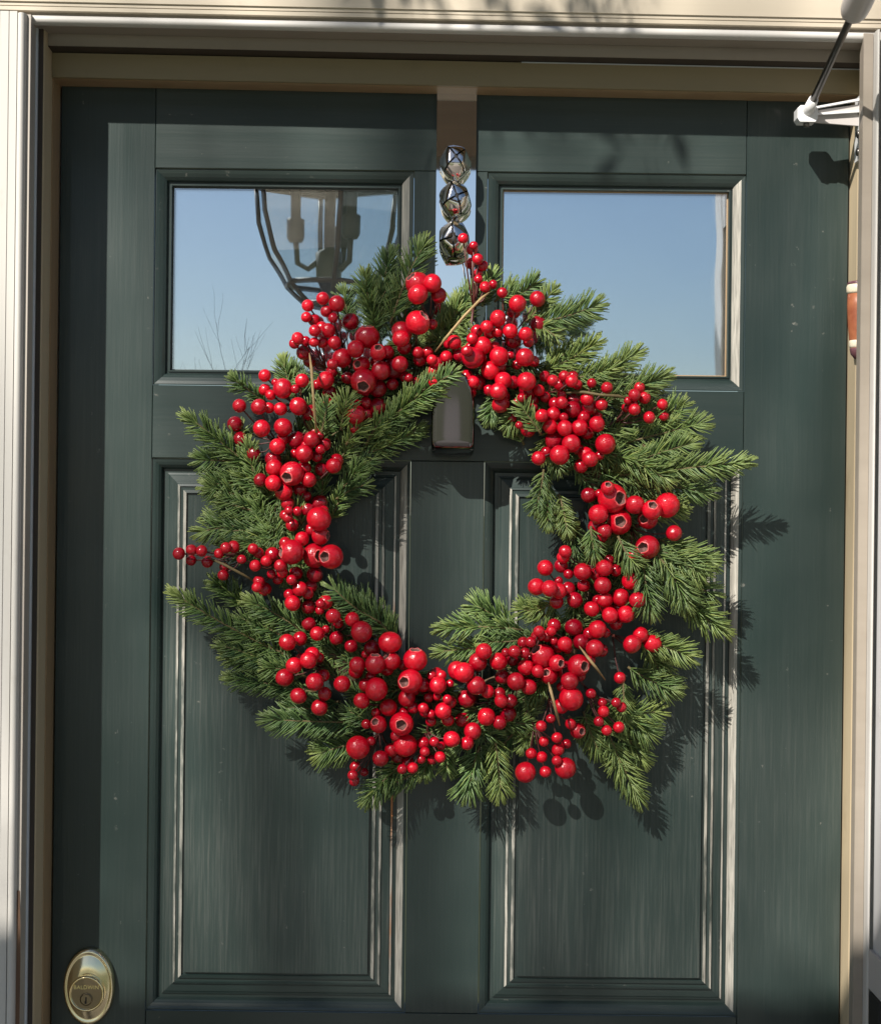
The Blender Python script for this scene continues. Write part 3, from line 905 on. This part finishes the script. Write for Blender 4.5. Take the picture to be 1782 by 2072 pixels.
for k, (bx_, by_, tx_, ty_, a, b_) in enumerate(SP):
    long_ = math.hypot(tx_ - bx_, ty_ - by_)
    lt = 0.0  # needle tint paints sun onto the right sprigs, shade onto the left
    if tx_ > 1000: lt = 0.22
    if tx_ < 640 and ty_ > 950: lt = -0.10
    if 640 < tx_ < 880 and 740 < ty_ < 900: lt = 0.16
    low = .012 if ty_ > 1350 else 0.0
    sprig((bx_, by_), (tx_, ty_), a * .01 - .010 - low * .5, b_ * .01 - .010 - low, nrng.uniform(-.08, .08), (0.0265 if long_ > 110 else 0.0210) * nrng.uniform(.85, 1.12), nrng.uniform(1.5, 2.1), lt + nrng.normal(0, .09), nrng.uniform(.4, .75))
# filler sprigs lying along the ring under the berries
for k in range(96):
    w = 2 * math.pi * (k + nrng.uniform(-.3, .3)) / 96
    r0, da = nrng.uniform(0.82, 1.12), nrng.uniform(0.25, 0.42) * (1 if k % 3 else -1)
    r1 = r0 + nrng.uniform(0.0, 0.22)
    c0 = (900, 1078)
    b0 = (c0[0] + 310 * r0 * math.cos(w), c0[1] + 350 * r0 * math.sin(w))
    t0 = (c0[0] + 310 * r1 * math.cos(w + da), c0[1] + 350 * r1 * math.sin(w + da))
    sprig(b0, t0, 0.038, 0.046, nrng.uniform(-.1, .1), 0.0195, 1.6, -0.08, 0.9)

# berries: x, y, radius (+ d maroon, some only dark with shade, + c and the way its open end faces), measured in crops of the photo
CROPS = [
 (600, 880, '1090 1477 57|1090 1612 55|1145 1662 48|1262 1600 85|1190 1540 35|1380 1605 40|1445 1525 60|1405 1125 55|1370 1175 45|1480 1150 45d|1460 1260 65d|1520 1340 60d|1500 812 55|1485 922 48|1560 950 55d|850 1765 62|1035 1775 72|1130 1785 50|1240 1795 58|1410 1770 80|1520 1830 75d|1620 1790 50d'),
 (1250, 880, '97 745 60|232 795 72|135 865 55|195 930 42|360 965 75d|20 1050 55|85 1020 55|150 1050 65|95 1165 50|210 1165 60|15 1160 45|520 1110 105cu|410 1225 75|625 1255 70cfu|280 1310 85|190 1370 50|465 1375 75cfl|650 1430 85|770 1410 92d|830 1370 75|485 1535 110cfd|620 1600 80d|760 1560 55d|125 1520 75|165 1640 65d|620 1770 80d|410 1850 85|65 1780 45d|1003 612 105cul|1000 705 88|1140 600 80|1200 715 70|1000 975 105cur|850 1060 90|840 1125 78|1000 1258 52|1090 1255 50|1135 1330 48|1145 1435 50|1430 172 46|1515 275 52|1530 240 38|1570 370 50|1620 435 45|1575 500 40|1575 560 40|1640 635 52|1715 610 40|1345 1160 65|1380 1240 50d|1515 1125 50|1270 1300 55|915 1500 40|1150 1540 50'),
 (1800, 1050, '495 285 48|830 345 72|640 390 75|605 470 60d|838 585 75d|455 530 72|350 610 58|455 655 50|572 650 65|720 680 62|255 650 55d|600 740 75d|310 790 80|215 905 95|420 800 50|465 890 85|160 840 50|90 880 60d|710 900 80|575 880 35d|380 1025 80|505 1120 75|460 1225 78|220 1135 55|265 1140 70d|725 1130 85|740 1215 78d|845 1215 52|480 1350 75|680 1285 40|975 1120 50|1085 1080 50|1155 1125 58|1345 1145 42|1490 1190 52|905 1280 50d|790 1310 50d|1060 1330 55|1170 1310 70d|1300 1295 60|1330 1375 70d|1165 1395 75d|1245 1400 60d|1440 1350 52|870 1455 60|980 1440 62|1080 1470 40|950 1560 65|1090 1575 70|1230 1570 75|1305 1620 60d|1395 1535 68|985 1690 80d|1150 1720 80|1475 1725 90|1040 1830 85|840 1860 62|1285 1820 65|1330 1870 70|790 1375 40|655 1545 35|590 1480 40d'),
 (2350, 1350, '492 475 48|445 545 55|540 572 55|365 665 40|430 640 45|445 685 52|380 600 35|710 635 48|585 760 55|725 748 45|190 1430 60cfu|235 1530 130cfr|450 1590 82|610 1640 85cfu|570 1725 88cfl|755 1595 108|100 1680 85|300 1750 110cf|160 1840 65|820 1860 72|10 1500 70d'),
 (600, 1600, '808 228 72d|1060 270 75|1265 258 80|860 370 65d|1210 440 70|1535 375 70|1390 380 80d|1615 335 35|1465 510 78|1620 470 45|985 510 60d|1170 560 70d|1180 645 75|1350 700 105cfld|1170 790 72|1050 760 60d|1270 870 80cful|1510 760 65|1630 660 65d|1745 625 70|1420 850 60d|1480 920 50d|1610 980 75d|1495 1040 60d|1605 1130 105|1620 1290 80cr|1320 1050 40|1310 1120 45|1445 1320 65|1345 1445 110cl|1565 1480 105cfr|1720 1490 105cfl|275 1460 55|395 1425 48|490 1435 52|390 1525 48d|545 1540 52d|655 1460 45|720 1405 50|795 1395 55|980 1415 48|870 1515 42|1000 1575 52|1105 1530 48|1240 1575 55|1155 1655 42|1255 1640 50|705 1590 45d|695 1665 50|1035 1725 52|1018 1780 48|1345 1710 45|1565 1660 75d|1425 1795 65|1530 1770 60d'),
 (600, 2150, '1355 625 72|1670 615 65|1620 630 42|1505 660 65d|1590 915 65'),
 (1000, 2450, '790 35 65|970 65 65|560 110 62d|1060 185 95|820 245 62d|960 320 58d|720 160 35d|1330 285 100|1160 345 75d|1100 400 40d|1020 500 72|1190 490 85cu|1345 465 78cul|1150 610 50d|1200 730 102|1060 840 70|1315 905 75|1570 450 102cu|1520 655 105cfl|1490 815 78|1220 1065 75cful|1440 1060 105cf|1025 1285 102|1150 1225 40|1240 1390 72|1345 1310 60|1475 1265 102|1400 1370 60d|1000 1470 48|1085 1520 40d|975 1550 45|990 1605 45|1445 1490 45|1500 1430 55d|1545 1480 48|355 285 75|590 400 68|555 455 75|420 505 72|330 620 78|615 660 80|875 680 75|460 795 72|710 775 62|660 905 75'),
 (1600, 2400, '540 670 82|605 690 90|740 590 80|795 490 72|935 585 78|1005 500 40|1085 490 55|1070 560 65d|1185 505 45|1240 400 45|1320 300 50|1435 295 48|1395 345 55|1340 340 45|1460 390 38|1565 420 65|1650 260 80d|1640 225 75|1720 400 70d|1355 535 105cul|1195 640 70|970 730 68d|1100 775 78|1225 830 68|1310 680 55|1415 720 75cful|1490 600 70cfr|1575 670 80cf|1695 625 95cfr|1610 770 75|725 815 82|830 870 60|360 810 75|300 720 42|390 720 48|475 795 35|270 930 42|350 920 38|450 945 42|220 1030 48|295 1085 38|410 1055 75|630 940 80d|945 890 55|960 960 60|1050 960 60d|1025 1085 75d|820 1110 80|590 1140 65d|690 1250 78|490 1325 72|325 1350 45|390 1390 42|235 1445 45|200 1515 42|380 1495 50|300 1520 45d|1625 940 105|1530 1010 70|1430 1130 42|1340 1200 48|1620 1180 48|1690 1245 68cfr|1490 1310 48|1365 1345 45|1500 1425 55|1580 1370 45d|1245 1460 48|1345 1495 50|1490 1530 45|1380 1635 52|1190 1640 92|1570 1600 95'),
 (2050, 1950, '705 110 100cfd|880 430 75|1280 570 105cfl|1150 640 60|500 610 55|480 665 55|310 765 72|460 745 65d|225 945 75|350 960 75|440 985 70|435 890 40d|590 1070 70d|665 800 78|870 765 72|855 930 75|1120 890 75|875 1070 68|1025 1045 75|1185 1070 72|750 1155 68|925 1215 70|1075 1205 75|805 1350 78|780 1530 80|845 1550 60d|1215 1400 72|1135 1490 80|1330 1485 78'),
 (2100, 2550, '900 385 52|625 535 45|735 622 40|745 705 52|700 800 45|775 885 48|865 620 45|915 665 45|890 855 50'),
]
BER = []
for ox, oy, txt in CROPS:
    for item in txt.split('|'):
        xs, ys, rs = item.split()
        fl_ = rs.lstrip('0123456789'); r_ = float(rs[:len(rs) - len(fl_)])
        x_, y_, r_ = (ox + float(xs) / 2.376) / 1.977, (oy + float(ys) / 2.376) / 1.977, r_ / 2.376 / 1.977
        if any(math.hypot(x_ - q[0], y_ - q[1]) < 0.55 * min(r_, q[2]) + 2 for q in BER):
            continue
        BER.append([x_, y_, r_, fl_])
# depth: bright berries in front, maroon and shaded ones deeper, then pushed apart
bp = np.array([[q[0], q[1], q[2]] for q in BER])
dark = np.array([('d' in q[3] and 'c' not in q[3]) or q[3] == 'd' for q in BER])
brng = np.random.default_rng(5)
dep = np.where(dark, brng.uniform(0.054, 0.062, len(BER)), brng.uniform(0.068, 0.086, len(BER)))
ringd = np.abs(np.hypot((bp[:, 0] - 900) / 310, (bp[:, 1] - 1078) / 350) - 1)
dep -= np.clip(ringd - 0.25, 0, 0.4) * 0.03
dep -= np.clip((bp[:, 1] - 1380) / 150, 0, 1) * 0.014
rad_m = bp[:, 2] * U * 1.06
pos = np.array([tuple(at(q[0], q[1], d_)) for q, d_ in zip(BER, dep)])
for it in range(60):
    moved = False
    for i in range(len(BER)):
        dd = pos - pos[i]
        dist = np.linalg.norm(dd, axis=1)
        need = (rad_m + rad_m[i]) * 0.90
        for j in np.nonzero((dist < need) & (np.arange(len(BER)) > i))[0]:
            lat = math.hypot(dd[j, 0], dd[j, 2])
            gap = math.sqrt(max(0.0, need[j] ** 2 - lat ** 2)) - abs(dep[i] - dep[j])
            lo, hi = (i, j) if dep[i] <= dep[j] else (j, i)
            dep[lo] = max(0.035, dep[lo] - gap * 0.55); dep[hi] = min(0.125, dep[hi] + gap * 0.30)
            pos[lo] = at(BER[lo][0], BER[lo][1], dep[lo]); pos[hi] = at(BER[hi][0], BER[hi][1], dep[hi])
            moved = True
    if not moved:
        break
# group the berries into sprays
K = 46
cen = pos[np.linspace(0, len(BER) - 1, K).astype(int)].copy()
for it in range(25):
    gi = np.argmin(np.linalg.norm(pos[:, None] - cen[None], axis=2), axis=1)
    for k in range(K):
        if (gi == k).any(): cen[k] = pos[gi == k].mean(0)

def berry_meshes():
    out = {}
    mb = MB(); pr = [(0.0005, 0.97), (0.05, 0.972)] + [(math.sin(math.pi * i / 16), math.cos(math.pi * i / 16)) for i in range(1, 16)] + [(0.0005, -1)]
    mb.lathe(pr, 24, [1] + [0] * 20)
    out['plain'] = mb.mesh('berry', [M['berry'], M['calyx']])
    out['dark'] = mb.mesh('berry_maroon', [M['berry_dark'], M['calyx']])
    mb = MB()
    pr = [(0.0005, 0.40), (0.14, 0.38), (0.26, 0.42), (0.36, 0.58), (0.40, 0.78), (0.425, 0.895), (0.475, 0.905), (0.52, 0.865)]
    mis = [1, 1, 1, 1, 1, 2, 2] + [0] * 20
    pr += [(1.02 * math.sin(math.radians(a)), 1.0 * math.cos(math.radians(a))) for a in range(36, 180, 11)] + [(0.0005, -1)]
    mb.lathe(pr, 30, mis)
    for r_i in range(2, 8):
        for k_ in range(30):
            w_ = 2 * math.pi * k_ / 30
            q_ = 1 + 0.06 * math.cos(5 * w_) + 0.04 * math.cos(2 * w_ + 1)
            x_, y_, z_ = mb.v[r_i * 30 + k_]
            mb.v[r_i * 30 + k_] = (x_ * q_, y_ * q_, z_ + (0.03 * math.cos(5 * w_ + 1) if r_i in (5, 6) else 0))
    out['open'] = mb.mesh('berry_open', [M['berry'], M['calyx'], M['rim']])
    return out
BM = berry_meshes()
DIRS = {'f': Vector((0, -1.25, 0)), 'u': Vector((0, -.25, 1)), 'd': Vector((0, -.35, -.9)), 'l': Vector((-1, -.35, 0)), 'r': Vector((1, -.35, 0))}
rank = np.empty(len(BER), int)
rank[np.argsort(-(bp[:, 2] - np.where(dark, 3.0, 0.0)))] = np.arange(len(BER))
loose = []
for k in range(K):
    idx = np.nonzero(gi == k)[0]
    if not len(idx): continue
    c_ = Vector(cen[k])
    toring = Vector((WC.x - c_.x, 0, WC.z - c_.z))
    rr_ = math.hypot(toring.x / RX, toring.z / RZ)
    foot = WC - toring / max(rr_, 1e-3)
    nodep = c_.lerp(Vector((foot.x, 0, foot.z)), 0.45); nodep.y = -0.048
    rootp = Vector((foot.x, -0.036, foot.z))
    mb = MB()
    mb.tube([rootp, (rootp + nodep) / 2 + Vector((0, -.004, 0)), nodep], [.0018, .0016, .0014], 6)
    for i in idx:
        bpv = Vector(pos[i])
        m1 = nodep.lerp(bpv, 0.5) + Vector((0, 0.006, -0.004))
        e_ = bpv + (m1 - bpv).normalized() * rad_m[i] * 0.9
        mb.tube([nodep, nodep.lerp(m1, .6) + Vector((0, -.002, 0)), m1, e_], [.0011, .0010, .0009, .0010], 5)
    spray = obj('berry_spray', mb, M['stem'], wreath)
    for i in idx:
        x_, y_, r_, f_ = BER[i]
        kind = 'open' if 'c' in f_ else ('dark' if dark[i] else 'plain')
        if kind == 'open':
            v = Vector((0, 0, 0))
            for ch in f_[1:]: v += DIRS[ch]
        else:
            v = (Vector(pos[i]) - nodep).normalized() + Vector((brng.uniform(-.4, .4), brng.uniform(-.2, .8), brng.uniform(-.4, .4)))
        qt = Vector((0, 0, 1)).rotation_difference(v.normalized())
        sc = Vector((rad_m[i] * brng.uniform(.96, 1.03), rad_m[i] * brng.uniform(.96, 1.03), rad_m[i] * brng.uniform(.93, 1.06)))
        if rank[i] >= 300:
            loose.append(Matrix.LocRotScale(Vector(pos[i]), qt, sc))
            continue
        o = link('berry', BM[kind], spray)
        o.location = pos[i]
        o.rotation_mode = 'QUATERNION'
        o.rotation_quaternion = qt
        o.scale = sc
# more berries half hidden behind the front ones
ex = 0
for t_ in range(4000):
    if ex >= 125: break
    i = int(brng.integers(len(BER)))
    a_ = brng.uniform(0, 6.283); rr_ = brng.uniform(9, 15)
    d_ = bp[i, 2] + brng.uniform(-0.2, 0.9) * rr_
    x_, y_ = bp[i, 0] + d_ * math.cos(a_), bp[i, 1] + d_ * math.sin(a_)
    e_ = math.hypot((x_ - 900) / 310, (y_ - 1078) / 350)
    if not 0.80 < e_ < 1.24: continue
    if (np.hypot(bp[:, 0] - x_, bp[:, 1] - y_) < bp[:, 2] * 0.75).any(): continue
    c_ = at(x_, y_, brng.uniform(0.056, 0.064)); rm = rr_ * U
    if any((c_ - q_.translation).length < 0.012 for q_ in loose): continue
    if (np.linalg.norm(pos - np.array(c_), axis=1) < (rad_m + rm) * 0.80).any(): continue
    loose.append(Matrix.LocRotScale(c_, Vector((0, 0, 1)).rotation_difference(Vector(brng.normal(0, 1, 3)).normalized()), Vector((rm, rm, rm))))
    ex += 1
mb = MB()
src = BM['plain']
sv = [v.co.copy() for v in src.vertices]
sf = [tuple(p.vertices) for p in src.polygons]
for mt in loose:
    n = len(mb.v)
    mb.v += [tuple(mt @ c) for c in sv]
    for f in sf: mb.face([n + k_ for k_ in f], 0, True)
o = obj('small_berries', mb, M['berry_small'], wreath); o['kind'] = 'stuff'
# straw coloured twigs
for mt_, pts_ in (('straw', ((992, 590, .070), (975, 602, .084), (938, 640, .090), (905, 680, .086), (880, 712, .070))), ('straw', ((626, 715, .07), (630, 745, .098), (633, 790, .100), (637, 840, .098), (642, 885, .07))),
             ('straw', ((1108, 1375, .07), (1114, 1398, .098), (1120, 1420, .1), (1126, 1445, .095), (1132, 1468, .07))), ('straw', ((1172, 1308, .07), (1190, 1332, .096), (1206, 1352, .096), (1224, 1376, .07))),
             ('twig', ((1140, 795, .06), (1180, 793, .082), (1215, 799, .084), (1250, 801, .08), (1290, 812, .06))), ('twig', ((420, 1128, .06), (455, 1143, .072), (490, 1162, .068), (530, 1185, .05)))):
    mb = MB()
    mb.tube([at(*p_) for p_ in pts_], [.0007 if i in (0, len(pts_) - 1) else .0015 + .0002 * (i % 2) for i in range(len(pts_))], 7)
    obj('bare_twig', mb, M[mt_], wreath)

# ------------------------------------------------------------------ what the glass reflects: porch beam, lantern, bare saplings
arbor = thing('porch_beam', 'brown timber porch beam mirrored in the door glass', 'beam', (0, -2.2, -0.03))
mb = MB(); mb.box(-2.3, 2.3, -2.28, -2.12, 2.385, 2.93); obj('beam', mb, M['beam_wood'], arbor)
for sx in (-2.2, 2.2):
    mb = MB(); mb.box(sx - .07, sx + .07, -2.27, -2.13, -0.395, 2.385); obj('post', mb, M['beam_wood'], arbor)
LC = Vector((-0.278, -2.2, 2.005))
lan = thing('porch_lantern', 'dark metal hanging lantern with bent glass mirrored in the left window', 'lantern', LC)
prof = [(0.060, 0.035), (0.118, 0.085), (0.165, 0.16), (0.195, 0.25), (0.205, 0.34)]
NS = 6
for j in range(NS):
    w0, w1 = math.radians(20 + 360 * j / NS), math.radians(20 + 360 * (j + 1) / NS)
    pts = [LC + Vector((r * math.cos(w0), r * math.sin(w0), h)) for r, h in prof]
    mb = MB(); mb.tube(pts, .006, 8); obj('rib', mb, M['lantern_metal'], lan)
    mb = MB()
    for i in range(len(prof) - 1):
        (r0, h0), (r1, h1) = prof[i], prof[i + 1]
        mb.quad(LC + Vector((r0 * math.cos(w0), r0 * math.sin(w0), h0)), LC + Vector((r0 * math.cos(w1), r0 * math.sin(w1), h0)), LC + Vector((r1 * math.cos(w1), r1 * math.sin(w1), h1)), LC + Vector((r1 * math.cos(w0), r1 * math.sin(w0), h1)))
    obj('pane', mb, M['lantern_glass'], lan)
for r, h in (prof[0], prof[1], prof[-1]):
    mb = MB()
    mb.tube([LC + Vector((r * math.cos(math.radians(20 + 60 * j)), r * math.sin(math.radians(20 + 60 * j)), h)) for j in range(NS + 1)], .007, 8); obj('ring', mb, M['lantern_metal'], lan)
mb = MB(); mb.tube([LC + Vector((0, 0, .0)), LC + Vector((0, 0, .03)), LC + Vector((0, 0, .06)), LC + Vector((0, 0, .10)), LC + Vector((0, 0, .17)), LC + Vector((0, 0, .18)), LC + Vector((0, 0, .385))], [.006, .02, .012, .03, .03, .012, .012], 14); obj('stem', mb, M['lantern_metal'], lan)
for j in range(3):
    w = math.radians(170 + 120 * j); d_ = Vector((math.cos(w), math.sin(w), 0))
    mb = MB(); mb.tube([LC + d_ * .02 + Vector((0, 0, .15)), LC + d_ * .05 + Vector((0, 0, .125)), LC + d_ * .08 + Vector((0, 0, .14)), LC + d_ * .085 + Vector((0, 0, .20))], .008, 8); obj('arm', mb, M['lantern_metal'], lan)
    mb = MB(); c1 = LC + d_ * .085; mb.tube([c1 + Vector((0, 0, .195)), c1 + Vector((0, 0, .205)), c1 + Vector((0, 0, .245)), c1 + Vector((0, 0, .25)), c1 + Vector((0, 0, .33))], [.018, .024, .024, .014, .014], 12); obj('candle', mb, M['lantern_metal'], lan)
mb = MB(); mb.lathe([(.205, .342), (.20, .365), (.05, .376), (.05, .379)], 6, None, LC, smooth=False); obj('cap', mb, M['lantern_metal'], lan)

# big leafy tree towards the sun, out of the picture: its clumps dapple the door
tree = thing('shade_tree', 'tall leafy tree beyond the porch dappling the sunlight on the door', 'tree', (-5.4, -8.6, -0.4))
trg = np.random.default_rng(21)
spots = [(440, 1230, .07, .40, 9.0), (150, 1850, .07, .5, 9.0), (880, 2060, .05, .50, 9.0), (500, 2160, .06, .5, 9.0), (1250, 2190, .07, .5, 9.0), (1680, 1980, .07, .5, 9.0), (1130, 290, .035, .5, 7.0)]
for k in range(34):
    a = trg.uniform(0, 6.283); r_ = trg.uniform(2.0, 3.4)
    spots.append((891 + 1750 * r_ * math.cos(a) * 1.05, 1036 - 500 + 1750 * r_ * math.sin(a) * .9, trg.uniform(.15, .28), .6, trg.uniform(10, 13)))
hubs = []
for (x_, y_, R_, cov, t_) in spots:
    c0 = at(x_, y_, 0) + SUN * t_
    if c0.z < 1.5: continue
    hubs.append(c0)
    N = int(-math.log(1 - cov) * math.pi * R_ * R_ / 0.0012)
    ctr = np.array(c0) + trg.normal(0, R_ * .5, (N, 3))
    u = trg.normal(0, 1, (N, 3)); u /= np.linalg.norm(u, axis=1)[:, None]
    v = np.cross(u, trg.normal(0, 1, (N, 3))); v /= np.linalg.norm(v, axis=1)[:, None]
    a_, b2 = u * .032, v * .020
    V = np.stack([ctr - a_, ctr + b2, ctr + a_, ctr - b2], 1).reshape(-1, 3)
    me = bpy.data.meshes.new('leaf_clump')
    me.from_pydata(V.tolist(), [], [(4 * i, 4 * i + 1, 4 * i + 2, 4 * i + 3) for i in range(N)])
    me.materials.append(M['leaf'])
    o = link('leaf_clump', me, tree); o['kind'] = 'stuff'
mb = MB(); mb.tube([(-5.4, -8.6, -.4), (-5.35, -8.5, 2.5), (-5.2, -8.3, 6), (-5.2, -8.2, 8.0)], [.24, .19, .13, .05], 10); obj('trunk', mb, M['bark'], tree)
for c0 in hubs:
    zb = max(1.5, min(7.5, c0.z - 1.2)); b0 = Vector((-5.3, -8.4, zb))
    mb = MB(); mb.tube([b0, b0.lerp(c0, .5) + Vector((0, 0, .15)), c0], [.03, .015, .005], 5); obj('limb', mb, M['bark'], tree)

dapple_tree = thing('side_tree', 'slender tree left of the porch with a branch reaching over the lintel', 'tree', (-5.2, -1.4, -0.4))  # unseen tree, its branch added to cast dapple on the lintel
mb = MB(); mb.tube([(-5.2, -1.4, -.4), (-5.15, -1.38, 1.8), (-5.2, -1.35, 3.6), (-5.1, -1.3, 4.8)], [.09, .075, .05, .015], 8); obj('trunk', mb, M['bark'], dapple_tree)
tips = [at(x_, y_, .1) + SUN * 1.6 for x_, y_ in ((760, -2), (860, 8), (960, 18), (1040, 30), (1110, 12), (1180, 34), (1240, 10))]
knee = tips[0] + Vector((-.25, -.02, .22))
mb = MB(); mb.tube([(-5.17, -1.36, 3.3), (-3.4, -1.25, 3.75), knee, tips[3] + Vector((0, 0, .16)), tips[6] + Vector((.1, 0, .12))], [.03, .022, .010, .006, .003], 6); obj('limb', mb, M['bark'], dapple_tree)
for c0 in tips:
    N = 9
    mb = MB(); mb.tube([c0 + Vector((-.03, 0, .15)), c0 + Vector((-.01, 0, .05)), c0], [.003, .002, .001], 4); obj('twig', mb, M['bark'], dapple_tree)
    V, F_ = [], []
    for k in range(N):
        p_ = c0 + Vector((trg.normal(0, .030), trg.normal(0, .03), trg.normal(0.01, .022)))
        a_ = Vector((trg.normal(0, .5), trg.normal(0, .4), -1 + trg.normal(0, .6))).normalized() * trg.uniform(.018, .032)
        b2 = a_.cross(Vector(trg.normal(0, 1, 3))).normalized() * trg.uniform(.004, .008)
        V += [tuple(p_ - a_), tuple(p_ + b2), tuple(p_ + a_), tuple(p_ - b2)]; F_.append((4 * k, 4 * k + 1, 4 * k + 2, 4 * k + 3))
    me = bpy.data.meshes.new('leaf_clump'); me.from_pydata(V, [], F_); me.materials.append(M['leaf'])
    o = link('leaf_clump', me, dapple_tree); o['kind'] = 'stuff'

def sapling(x, y, h, seed, label):
    r = random.Random(seed)
    root = thing('bare_sapling', label, 'tree', (x, y, -0.4))
    mb = MB()
    def grow(p, d, l, rad, dep_):
        q = p + d * l * .5 + Vector((r.uniform(-.04, .04), r.uniform(-.04, .04), 0)) * l
        e = p + d * l
        mb.tube([p, q, e], [rad, rad * .85, rad * .6], 5)
        if dep_ == 0: return
        for k in range(2 if dep_ > 2 else 3):
            a = r.uniform(0, 6.28); s = r.uniform(.25, .6)
            grow(p + d * l * r.uniform(.55, 1), (d + Vector((math.cos(a) * s, math.sin(a) * s, r.uniform(.05, .3)))).normalized(), l * r.uniform(.55, .8), rad * .55, dep_ - 1)
    grow(Vector((x, y, -.4)), Vector((0, 0, 1)), h * .42, .016, 4)
    obj('branches', mb, M['bark'], root)
sapling(-2.40, -17, 4.2, 3, 'bare twiggy sapling mirrored low in the left window')
sapling(-2.95, -18, 3.9, 8, 'bare sapling mirrored at the left edge of the left window')
